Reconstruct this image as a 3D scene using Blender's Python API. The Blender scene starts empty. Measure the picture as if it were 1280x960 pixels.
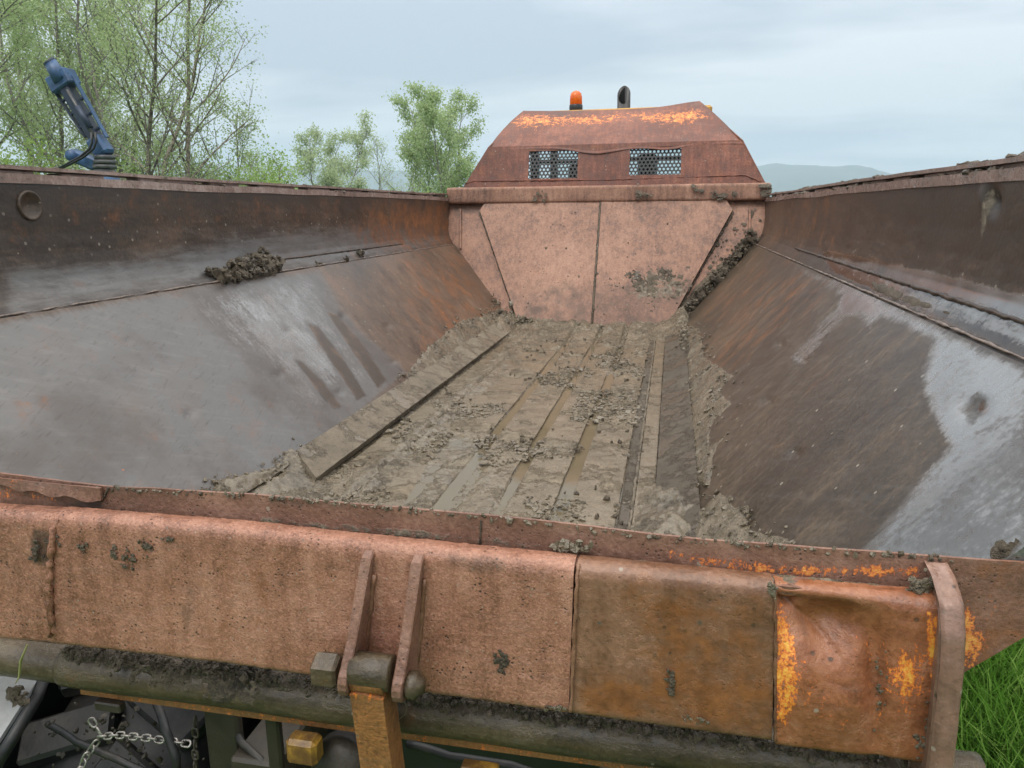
import bpy, math, random
import numpy as np
from mathutils import Matrix, Vector

# ------------------------------------------------------------------ camera, world, sun, exposure
S = bpy.context.scene
COL = S.collection
EYE = 2.75                      # eye height above the ground; all "rel" coordinates below have the eye at their origin
F = 940.0                       # focal length in photograph pixels (1280 x 960)
# axes of the dump body seen from the camera (right, up, forward): X across the body, Y along it, Z up
AX = np.array([0.97874185, -0.03649279, -0.20182333])
AY = np.array([0.20485035, 0.22209023, 0.95326401])
AZ = np.array([-0.01003573, 0.97434296, -0.22484456])

cam_d = bpy.data.cameras.new("camera")
cam = bpy.data.objects.new("camera", cam_d); COL.objects.link(cam)
cam_d.sensor_width = 36.0; cam_d.lens = F / 1280 * 36
cam_d.clip_start = 0.02; cam_d.clip_end = 20000
cam.matrix_world = Matrix(((AX[0], AX[1], -AX[2], 0), (AY[0], AY[1], -AY[2], 0), (AZ[0], AZ[1], -AZ[2], EYE), (0, 0, 0, 1)))
S.camera = cam
S.view_settings.view_transform = 'Standard'
S.view_settings.look = 'None'
S.view_settings.gamma = 1.0
S.view_settings.exposure = 0.16
S.render.engine = 'CYCLES'
S.cycles.max_bounces = 8
S.cycles.volume_bounces = 2

SUN_EL, SUN_AZ = math.radians(58), math.radians(200)    # behind the camera, a little to the left
W = bpy.data.worlds.new("World"); S.world = W; W.use_nodes = True
wn, wl = W.node_tree.nodes, W.node_tree.links
bg = wn["Background"]; bg.inputs["Strength"].default_value = 0.1
sky = wn.new("ShaderNodeTexSky"); sky.sky_type = 'NISHITA'; sky.sun_disc = False
sky.sun_elevation = SUN_EL; sky.sun_rotation = SUN_AZ

def _w(t, **k):
    n = wn.new(t)
    for a, b in k.items(): setattr(n, a, b)
    return n
def wmath(op, a, b=None, c=None, clamp=False):
    n = _w("ShaderNodeMath", operation=op, use_clamp=clamp)
    for i, x in enumerate((a, b, c)):
        if x is None: continue
        if isinstance(x, (int, float)): n.inputs[i].default_value = x
        else: wl.new(x, n.inputs[i])
    return n.outputs[0]
tc = _w("ShaderNodeTexCoord")
sep = _w("ShaderNodeSeparateXYZ"); wl.new(tc.outputs["Generated"], sep.inputs[0])
zc = wmath('MAXIMUM', sep.outputs[2], 0.0)
den = wmath('ADD', zc, 0.16)
cmb = _w("ShaderNodeCombineXYZ")
wl.new(wmath('DIVIDE', sep.outputs[0], den), cmb.inputs[0]); wl.new(wmath('DIVIDE', sep.outputs[1], den), cmb.inputs[1])
mp = _w("ShaderNodeMapping"); mp.inputs["Scale"].default_value = (0.6, 1.2, 1.0); mp.inputs["Location"].default_value = (3.1, 0.7, 0)
wl.new(cmb.outputs[0], mp.inputs[0])
cl1 = _w("ShaderNodeTexNoise"); cl1.inputs["Scale"].default_value = 0.95; cl1.inputs["Detail"].default_value = 5; cl1.inputs["Roughness"].default_value = 0.5
wl.new(mp.outputs[0], cl1.inputs[0])
cr = _w("ShaderNodeValToRGB")                      # grey overcast: dull blue-grey bellies and paler gaps
cr.color_ramp.elements[0].position = 0.40; cr.color_ramp.elements[0].color = (0.455, 0.52, 0.60, 1)
cr.color_ramp.elements[1].position = 0.60; cr.color_ramp.elements[1].color = (0.79, 0.825, 0.86, 1)
wl.new(cl1.outputs[0], cr.inputs[0])
# an overcast sky is about three times as bright overhead as at the horizon
grad = wmath('MULTIPLY_ADD', wmath('POWER', zc, 1.5), 28.0, 8.0)
up = wmath('GREATER_THAN', sep.outputs[2], -0.02)
vm = _w("ShaderNodeVectorMath", operation='SCALE'); nz = _w("ShaderNodeMix", data_type='RGBA'); wl.new(wmath('MULTIPLY_ADD', zc, 1.7, -0.45, clamp=True), nz.inputs[0]); wl.new(cr.outputs[0], nz.inputs[6]); nz.inputs[7].default_value = (0.80, 0.765, 0.725, 1)
wl.new(nz.outputs[2], vm.inputs[0]); wl.new(grad, vm.inputs["Scale"])
mx = _w("ShaderNodeMix", data_type='RGBA'); mx.inputs[0].default_value = 0.93
wl.new(sky.outputs[0], mx.inputs[6]); wl.new(vm.outputs[0], mx.inputs[7])
wl.new(mx.outputs[2], bg.inputs[0])

sun_d = bpy.data.lights.new("sun", 'SUN'); sun_d.energy = 1.3; sun_d.angle = math.radians(35); sun_d.color = (1.0, 0.97, 0.92)
sun = bpy.data.objects.new("sun", sun_d); COL.objects.link(sun)
sdir = Vector((math.sin(SUN_AZ) * math.cos(SUN_EL), math.cos(SUN_AZ) * math.cos(SUN_EL), math.sin(SUN_EL)))
sun.rotation_euler = sdir.to_track_quat('Z', 'Y').to_euler()

# ------------------------------------------------------------------ maths helpers
rng = np.random.default_rng(7)
def ray(px, py):
    c = np.array([px - 640.0, 480.0 - py, F]); return np.array([c @ AX, c @ AY, c @ AZ])
def at(px, py, axis, val):
    """point of the bed where a sight line meets the plane axis=val (places things from image pixels)"""
    r = ray(px, py); return r * (val / r[axis])
def proj(P):
    P = np.asarray(P, float)
    B = np.array([AX, AY, AZ]); C = P @ B
    d = np.where(C[..., 2] > 0.05, C[..., 2], 0.05)
    return np.stack([640 + F * C[..., 0] / d, 480 - F * C[..., 1] / d], -1)

def _hash(i, j, k, seed):
    with np.errstate(over='ignore'):
        h = (i.astype(np.uint64) * np.uint64(73856093)) ^ (j.astype(np.uint64) * np.uint64(19349663)) ^ (k.astype(np.uint64) * np.uint64(83492791)) ^ np.uint64(seed * 2654435761 % (1 << 32))
        h = (h ^ (h >> np.uint64(13))) * np.uint64(1274126177)
        h = (h ^ (h >> np.uint64(16))) & np.uint64(0xFFFFFF)
    return h.astype(float) / 0xFFFFFF
def vnoise(P, seed=0):
    P = np.asarray(P, float) + 1000.0
    I = np.floor(P).astype(np.int64); f = P - I; f = f * f * (3 - 2 * f)
    r = 0
    for a in (0, 1):
        for b in (0, 1):
            for c in (0, 1):
                w = (f[..., 0] if a else 1 - f[..., 0]) * (f[..., 1] if b else 1 - f[..., 1]) * (f[..., 2] if c else 1 - f[..., 2])
                r = r + w * _hash(I[..., 0] + a, I[..., 1] + b, I[..., 2] + c, seed)
    return r
def fbm(P, scale=1.0, octv=4, seed=0, gain=0.5):
    P = np.asarray(P, float) * scale; a = 1.0; t = 0; s = 0
    for o in range(octv):
        t = t + a * vnoise(P * (2.03 ** o) + 17.3 * o, seed + o); s += a; a *= gain
    return t / s
def sstep(a, b, x):
    t = np.clip((x - a) / (b - a), 0, 1); return t * t * (3 - 2 * t)
def polymask(P, poly, soft=6.0):
    """1 inside the outline (given as it is seen on the photograph), 0 outside, soft edge"""
    q = proj(P); x, y = q[..., 0], q[..., 1]
    poly = np.array(poly, float); n = len(poly)
    ins = np.zeros(x.shape, bool); dmin = np.full(x.shape, 1e9)
    for i in range(n):
        x0, y0 = poly[i]; x1, y1 = poly[(i + 1) % n]
        cond = ((y0 > y) != (y1 > y))
        with np.errstate(divide='ignore', invalid='ignore'):
            xi = (x1 - x0) * (y - y0) / (y1 - y0 if y1 != y0 else 1e-9) + x0
        ins ^= cond & (x < xi)
        dx, dy = x1 - x0, y1 - y0
        t = np.clip(((x - x0) * dx + (y - y0) * dy) / (dx * dx + dy * dy + 1e-9), 0, 1)
        dmin = np.minimum(dmin, np.hypot(x - x0 - t * dx, y - y0 - t * dy))
    return sstep(-soft, soft, np.where(ins, dmin, -dmin))
def linemask(P, pts, width, soft=3.0):
    q = proj(P); x, y = q[..., 0], q[..., 1]; d = np.full(x.shape, 1e9)
    for (x0, y0), (x1, y1) in zip(pts[:-1], pts[1:]):
        dx, dy = x1 - x0, y1 - y0
        t = np.clip(((x - x0) * dx + (y - y0) * dy) / (dx * dx + dy * dy + 1e-9), 0, 1)
        d = np.minimum(d, np.hypot(x - x0 - t * dx, y - y0 - t * dy))
    return 1 - sstep(width - soft, width + soft, d)

# ------------------------------------------------------------------ object helpers
CAM_SCALE = 1.0        # scale about the camera; the tailgate and what hangs under it are shrunk
def root(name, label, cat, loc, group=None):
    o = bpy.data.objects.new(name, None); COL.objects.link(o)
    o.empty_display_size = 0.2
    o.location = (loc[0] * CAM_SCALE, loc[1] * CAM_SCALE, loc[2] * CAM_SCALE + EYE)
    o["label"] = label; o["category"] = cat
    if group: o["group"] = group
    return o
def tag(o, label=None, cat=None, group=None, kind=None):
    if label: o["label"] = label
    if cat: o["category"] = cat
    if group: o["group"] = group
    if kind: o["kind"] = kind
    return o
def wloc(o):
    v = Vector((0, 0, 0))
    while o is not None:
        v = v + Vector(o.location); o = o.parent
    return v
def mk(name, V, faces, mat, parent=None, attrs=None, smooth=True, loc=None):
    """one mesh object from rel vertices; faces: list of integer arrays (m,k)"""
    V = np.asarray(V, float).reshape(-1, 3) * CAM_SCALE
    base = np.array(wloc(parent)) if parent else (np.array([loc[0] * CAM_SCALE, loc[1] * CAM_SCALE, loc[2] * CAM_SCALE + EYE]) if loc is not None else np.zeros(3))
    W_ = V + np.array([0, 0, EYE]) - base
    me = bpy.data.meshes.new(name)
    faces = [np.asarray(f, np.int32) for f in faces if len(f)]
    nl = sum(f.size for f in faces); nf = sum(len(f) for f in faces)
    me.vertices.add(len(V)); me.vertices.foreach_set("co", W_.astype(np.float32).ravel())
    me.loops.add(nl); me.polygons.add(nf)
    me.loops.foreach_set("vertex_index", np.concatenate([f.ravel() for f in faces]).astype(np.int32))
    tot = np.concatenate([np.full(len(f), f.shape[1], np.int32) for f in faces])
    st = np.concatenate([[0], np.cumsum(tot)[:-1]]).astype(np.int32)
    me.polygons.foreach_set("loop_start", st)
    me.polygons.foreach_set("use_smooth", np.full(nf, bool(smooth)))
    me.update(calc_edges=True); me.validate()
    if attrs:
        for k, a in attrs.items():
            at_ = me.attributes.new(k, 'FLOAT', 'POINT'); at_.data.foreach_set("value", np.asarray(a, np.float32).ravel())
    me.materials.append(mat)
    o = bpy.data.objects.new(name, me); COL.objects.link(o)
    if parent: o.parent = parent
    elif loc is not None: o.location = base
    return o
class MB:
    """collects simple solids; build() links them as one mesh"""
    def __init__(s): s.V = []; s.Fs = {}; s.n = 0
    def add(s, V, F):
        V = np.asarray(V, float).reshape(-1, 3)
        for f in F: s.Fs.setdefault(len(f), []).append([i + s.n for i in f])
        s.V.append(V); s.n += len(V); return s
    def box(s, lo, hi, bev=0.0):
        lo, hi = np.minimum(lo, hi).astype(float), np.maximum(lo, hi).astype(float)
        c = (lo + hi) / 2; h = (hi - lo) / 2
        return s.obox(c, np.diag(h), bev)
    def obox(s, c, A, bev=0.0):
        """oriented box: rows of A are the three half-axes; edges chamfered by bev metres"""
        c = np.asarray(c, float); A = np.asarray(A, float)
        L = np.linalg.norm(A, axis=1); b = min(bev, 0.45 * L.min())
        if b <= 0:
            v = [c + sx * A[0] + sy * A[1] + sz * A[2] for sx in (-1, 1) for sy in (-1, 1) for sz in (-1, 1)]
            return s.add(v, [(0, 1, 3, 2), (4, 6, 7, 5), (0, 4, 5, 1), (2, 3, 7, 6), (0, 2, 6, 4), (1, 5, 7, 3)])
        v = []; idx = {}
        for sx in (-1, 1):
            for sy in (-1, 1):
                for sz in (-1, 1):
                    sg = (sx, sy, sz)
                    for k in range(3):
                        p = c.copy()
                        for a in range(3):
                            p = p + sg[a] * A[a] * (1 if a == k else (1 - b / L[a]))
                        idx[(sg, k)] = len(v); v.append(p)
        F = []
        for k in range(3):
            o1, o2 = [a for a in range(3) if a != k]
            for sk in (-1, 1):
                q = []
                for s1, s2 in ((-1, -1), (1, -1), (1, 1), (-1, 1)):
                    sg = [0, 0, 0]; sg[k] = sk; sg[o1] = s1; sg[o2] = s2; q.append(idx[(tuple(sg), k)])
                F.append(q)
            for s1 in (-1, 1):
                for s2 in (-1, 1):
                    a_, b_ = [0, 0, 0], [0, 0, 0]
                    a_[k] = -1; b_[k] = 1
                    for z in (a_, b_): z[o1] = s1; z[o2] = s2
                    a_, b_ = tuple(a_), tuple(b_)
                    F.append([idx[(a_, o1)], idx[(b_, o1)], idx[(b_, o2)], idx[(a_, o2)]])
        for sx in (-1, 1):
            for sy in (-1, 1):
                for sz in (-1, 1): F.append([idx[((sx, sy, sz), k)] for k in range(3)])
        return s.add(v, F)
    def bar(s, p0, p1, w, d, up=(0, 0, 1), bev=0.0):
        p0, p1 = np.array(p0, float), np.array(p1, float); a = p1 - p0; L = np.linalg.norm(a); a /= L
        u = np.array(up, float); u = u - a * (u @ a); u /= np.linalg.norm(u); x = np.cross(a, u)
        return s.obox((p0 + p1) / 2, np.array([a * L / 2, x * w / 2, u * d / 2]), bev)
    def tube(s, pts, r, n=10, caps=True, jit=0.0, seed=0):
        pts = np.array(pts, float); m = len(pts)
        r = np.full(m, r, float) if np.isscalar(r) else np.array(r, float)
        T = np.gradient(pts, axis=0); T /= np.linalg.norm(T, axis=1)[:, None] + 1e-12
        ref = np.array([0, 0, 1.0]) if abs(T[0][2]) < 0.9 else np.array([1.0, 0, 0])
        V = []; u = ref - T[0] * (ref @ T[0]); u /= np.linalg.norm(u)
        R_ = np.random.default_rng(seed)
        for i in range(m):
            u = u - T[i] * (u @ T[i]); u /= np.linalg.norm(u) + 1e-12; w = np.cross(T[i], u)
            for k in range(n):
                a = 2 * math.pi * k / n; rr = r[i] * (1 + (R_.uniform(-jit, jit) if jit else 0))
                V.append(pts[i] + rr * (math.cos(a) * u + math.sin(a) * w))
        Fc = [(i * n + k, i * n + (k + 1) % n, (i + 1) * n + (k + 1) % n, (i + 1) * n + k) for i in range(m - 1) for k in range(n)]
        if caps: Fc += [tuple(range(n))[::-1], tuple((m - 1) * n + k for k in range(n))]
        return s.add(V, Fc)
    def lathe(s, c, axis, prof, n=24, up=(0, 0, 1)):
        """prof: list of (distance along axis, radius)"""
        c = np.array(c, float); a = np.array(axis, float); a /= np.linalg.norm(a)
        u = np.array(up, float)
        if abs(u @ a) > 0.95: u = np.array([1.0, 0, 0])
        u = u - a * (u @ a); u /= np.linalg.norm(u); w = np.cross(a, u)
        V = [c + a * h + r * (math.cos(2 * math.pi * k / n) * u + math.sin(2 * math.pi * k / n) * w) for h, r in prof for k in range(n)]
        m = len(prof)
        Fc = [(i * n + k, i * n + (k + 1) % n, (i + 1) * n + (k + 1) % n, (i + 1) * n + k) for i in range(m - 1) for k in range(n)]
        if prof[0][1] > 1e-6: Fc.append(tuple(range(n))[::-1])
        if prof[-1][1] > 1e-6: Fc.append(tuple((m - 1) * n + k for k in range(n)))
        return s.add(V, Fc)
    def prism(s, poly, off):
        """flat outline (k,3) pushed along the vector off"""
        P = np.array(poly, float); k = len(P); off = np.array(off, float)
        return s.add(np.concatenate([P, P + off]), [tuple(range(k))[::-1], tuple(range(k, 2 * k))] + [(i, (i + 1) % k, k + (i + 1) % k, k + i) for i in range(k)])
    def build(s, name, mat, parent=None, smooth=False, attrs=None, loc=None):
        V = np.concatenate(s.V)
        if callable(attrs): attrs = attrs(V)
        o = mk(name, V, [np.array(f) for f in s.Fs.values()], mat, parent, attrs, smooth, loc)
        return o
def box(name, lo, hi, mat, parent=None, bev=0.0, **k): return MB().box(lo, hi, bev).build(name, mat, parent, **k)
def normals(P):
    du = np.gradient(P, axis=0); dv = np.gradient(P, axis=1); n = np.cross(du, dv)
    return n / (np.linalg.norm(n, axis=2)[..., None] + 1e-12)
def uvgrid(nu, nv, u=(0, 1), v=(0, 1)):
    return np.meshgrid(np.linspace(u[0], u[1], nu), np.linspace(v[0], v[1], nv), indexing='ij')
def qidx(nu, nv):
    i, j = np.meshgrid(np.arange(nu - 1), np.arange(nv - 1), indexing='ij'); a = (i * nv + j).ravel()
    return np.stack([a, a + nv, a + nv + 1, a + 1], 1)
def sheet(name, P, mat, parent=None, thick=0.02, masks=None, disp=None, smooth=True):
    """a plate of real thickness: dense front face P (nu,nv,3), the back face 'thick' behind its normal"""
    nu, nv = P.shape[:2]; N = normals(P)
    A = {k: (f(P) if callable(f) else f) for k, f in (masks or {}).items()}
    Q = P if disp is None else P + N * np.broadcast_to(disp(P), P.shape[:2])[..., None]
    B = Q - N * thick
    V = np.concatenate([Q.reshape(-1, 3), B.reshape(-1, 3)]); n = nu * nv
    q = qidx(nu, nv)
    id_ = np.arange(n).reshape(nu, nv)
    ring = np.concatenate([id_[:, 0], id_[-1, 1:], id_[-2::-1, -1], id_[0, -2:0:-1]])
    r2 = np.roll(ring, -1)
    sk = np.stack([ring, ring + n, r2 + n, r2], 1)
    attrs = {k: np.concatenate([a.ravel(), a.ravel()]) for k, a in A.items()}
    o = mk(name, V, [np.concatenate([q, q[:, ::-1] + n, sk])], mat, parent, attrs, smooth)
    if smooth:                                            # keep the plate's own edges crisp
        me = o.data; nq = len(q)
        sf = np.ones(2 * nq + len(sk), bool); sf[2 * nq:] = False
        me.polygons.foreach_set("use_smooth", sf)
        key = {}
        ev = np.empty(len(me.edges) * 2, np.int32); me.edges.foreach_get("vertices", ev); ev = np.sort(ev.reshape(-1, 2), 1)
        rs = set(map(tuple, np.sort(np.stack([ring, r2], 1), 1))) | set(map(tuple, np.sort(np.stack([ring + n, r2 + n], 1), 1)))
        sh = np.array([tuple(e) in rs for e in ev])
        a_ = me.attributes.new("sharp_edge", 'BOOLEAN', 'EDGE'); a_.data.foreach_set("value", sh)
    return o
def bilin(p00, p10, p11, p01):
    p00, p10, p11, p01 = [np.array(p, float) for p in (p00, p10, p11, p01)]
    def f(U, V_):
        U, V_ = U[..., None], V_[..., None]
        return (1 - U) * (1 - V_) * p00 + U * (1 - V_) * p10 + U * V_ * p11 + (1 - U) * V_ * p01
    return f
def profile(pts, x0, x1):
    """surface swept along X from a (y,z) profile; v runs along the profile by length"""
    pts = np.array(pts, float); L = np.concatenate([[0], np.cumsum(np.linalg.norm(np.diff(pts, axis=0), axis=1))]); L /= L[-1]
    def f(U, V_):
        y = np.interp(V_, L, pts[:, 0]); z = np.interp(V_, L, pts[:, 1])
        return np.stack([x0 + (x1 - x0) * U, y, z], -1)
    return f
def bead(name, pts, r, mat, parent, seed=0, n=6, step=0.02, amp=0.3, smooth=True):
    """irregular weld bead"""
    pts = np.array(pts, float); L = np.concatenate([[0], np.cumsum(np.linalg.norm(np.diff(pts, axis=0), axis=1))])
    m = max(4, int(L[-1] / step)); t = np.linspace(0, L[-1], m)
    P = np.stack([np.interp(t, L, pts[:, k]) for k in range(3)], 1)
    R_ = np.random.default_rng(seed); P += R_.normal(0, r * 0.18, P.shape)
    return MB().tube(P, r * (1 + R_.uniform(-amp, amp, m)), n, jit=0.15, seed=seed).build(name, mat, parent, smooth)
# clods: small lumpy icospheres
def _ico():
    import bmesh
    bm = bmesh.new(); bmesh.ops.create_icosphere(bm, subdivisions=1, radius=1.0)
    V = np.array([v.co[:] for v in bm.verts]); Fc = np.array([[v.index for v in f.verts] for f in bm.faces]); bm.free(); return V, Fc
ICO_V, ICO_F = _ico()
def clods(name, P, size, mat, seed=0, flat=0.45, N=None, kind="stuff", parent=None, jit=0.5):
    P = np.asarray(P, float); n = len(P); R_ = np.random.default_rng(seed)
    size = np.broadcast_to(size, (n,))
    lump = 1 + R_.uniform(-jit, jit, (n, len(ICO_V)))
    V = ICO_V[None] * lump[..., None]
    Q, _ = np.linalg.qr(R_.normal(size=(n, 3, 3))); V = np.einsum('nij,nkj->nki', Q, V)
    V = V * R_.uniform(0.55, 1.25, (n, 1, 3))
    if N is not None:
        h = np.einsum('nki,ni->nk', V, N); V = V - flat * h[..., None] * N[:, None, :]
    V = V * size[:, None, None] + P[:, None, :]
    Fc = (ICO_F[None] + (np.arange(n) * len(ICO_V))[:, None, None]).reshape(-1, 3)
    o = mk(name, V.reshape(-1, 3), [Fc], mat, parent, None, False)
    if kind: o["kind"] = kind
    return o
def mudpatch(name, P, mask, mat, amp=0.02, base=0.0, scale=14, seed=0, parent=None, cut=-0.003, octv=5):
    """a caked layer standing proud of the surface P wherever the mask is high; its edge is ragged"""
    nu, nv = P.shape[:2]; N = normals(P)
    f = fbm(P, scale, octv, seed, 0.55); g = fbm(P, scale * 0.25, 3, seed + 9)
    h = amp * (1.5 * mask - 0.9 + 1.7 * (f - 0.5) + 1.0 * (g - 0.5) * (mask > 0.02)) + base
    h = np.where(mask < 0.02, -0.02, h)
    q = qidx(nu, nv); hf = h.ravel()
    keep = (hf[q] > cut).any(1); q = q[keep]
    Q = (P + N * np.maximum(h, -0.008)[..., None]).reshape(-1, 3)
    used = np.unique(q); mp_ = np.full(nu * nv, -1); mp_[used] = np.arange(len(used))
    if not len(used): return None
    o = mk(name, Q[used], [mp_[q]], mat, parent); o["kind"] = "stuff"
    return o

# ------------------------------------------------------------------ materials
class NT:
    def __init__(s, name, k=1.0):
        s.m = bpy.data.materials.new(name); s.m.use_nodes = True; s.t = s.m.node_tree
        s.b = s.t.nodes["Principled BSDF"]; s.tc = s.n("ShaderNodeTexCoord"); s.co = s.tc.outputs["Object"]
        if k != 1.0: s.co = s.mul((k, k, k))
    def n(s, t, **k):
        x = s.t.nodes.new(t)
        for a, b in k.items(): setattr(x, a, b)
        return x
    def put(s, sock, x):
        if x is None: return
        if hasattr(x, "is_output"): s.t.links.new(x, sock)
        elif isinstance(x, (tuple, list)) and len(x) == 3 and sock.type == 'RGBA': sock.default_value = (*x, 1)
        else: sock.default_value = x
    def mul(s, sc):
        x = s.n("ShaderNodeMapping"); s.put(x.inputs["Vector"], s.co); x.inputs["Scale"].default_value = sc; return x.outputs[0]
    def mulr(s, sc, rot):
        x = s.n("ShaderNodeMapping"); s.put(x.inputs["Vector"], s.co); x.inputs["Rotation"].default_value = rot
        y = s.n("ShaderNodeMapping"); s.put(y.inputs["Vector"], x.outputs[0]); y.inputs["Scale"].default_value = sc; return y.outputs[0]
    def noise(s, scale, detail=4, rough=0.55, co=None, dist=0.0):
        x = s.n("ShaderNodeTexNoise"); s.put(x.inputs["Vector"], co or s.co)
        x.inputs["Scale"].default_value = scale; x.inputs["Detail"].default_value = detail; x.inputs["Roughness"].default_value = rough; x.inputs["Distortion"].default_value = dist
        return x.outputs[0]
    def voro(s, scale, co=None, feature='F1'):
        x = s.n("ShaderNodeTexVoronoi", feature=feature); s.put(x.inputs["Vector"], co or s.co); x.inputs["Scale"].default_value = scale; return x.outputs["Distance"]
    def math(s, op, a, b=None, c=None, clamp=False):
        x = s.n("ShaderNodeMath", operation=op, use_clamp=clamp)
        for i, v in enumerate((a, b, c)): s.put(x.inputs[i], v) if v is not None else None
        return x.outputs[0]
    def ss(s, x, a, b):
        r = s.n("ShaderNodeMapRange", interpolation_type='SMOOTHSTEP'); s.put(r.inputs[0], x); r.inputs[1].default_value = a; r.inputs[2].default_value = b; return r.outputs[0]
    def lin(s, x, a, b, c, d):
        r = s.n("ShaderNodeMapRange"); s.put(r.inputs[0], x); r.inputs[1].default_value = a; r.inputs[2].default_value = b; r.inputs[3].default_value = c; r.inputs[4].default_value = d; return r.outputs[0]
    def ramp(s, x, stops):
        r = s.n("ShaderNodeValToRGB"); e = r.color_ramp.elements
        while len(e) < len(stops): e.new(0.5)
        for el, (p, c) in zip(e, stops): el.position = p; el.color = (*c, 1)
        s.put(r.inputs[0], x); return r.outputs[0]
    def mix(s, f, a, b, mode='MIX'):
        r = s.n("ShaderNodeMix", data_type='RGBA', blend_type=mode); s.put(r.inputs[0], f); s.put(r.inputs[6], a); s.put(r.inputs[7], b); return r.outputs[2]
    def mixf(s, f, a, b):
        r = s.n("ShaderNodeMix", data_type='FLOAT'); s.put(r.inputs[0], f); s.put(r.inputs[2], a); s.put(r.inputs[3], b); return r.outputs[0]
    def attr(s, name):
        return s.n("ShaderNodeAttribute", attribute_name=name).outputs["Fac"]
    def bump(s, h, strength=0.5, dist=0.01, nrm=None):
        x = s.n("ShaderNodeBump"); s.put(x.inputs["Height"], h); x.inputs["Strength"].default_value = strength; x.inputs["Distance"].default_value = dist
        if nrm: s.put(x.inputs["Normal"], nrm)
        return x.outputs[0]
    def out(s, col, rough, metal=0.0, nrm=None, spec=0.5):
        s.put(s.b.inputs["Base Color"], col); s.put(s.b.inputs["Roughness"], rough); s.put(s.b.inputs["Metallic"], metal)
        if nrm: s.put(s.b.inputs["Normal"], nrm)
        s.b.inputs["Specular IOR Level"].default_value = spec
        return s.m

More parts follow.
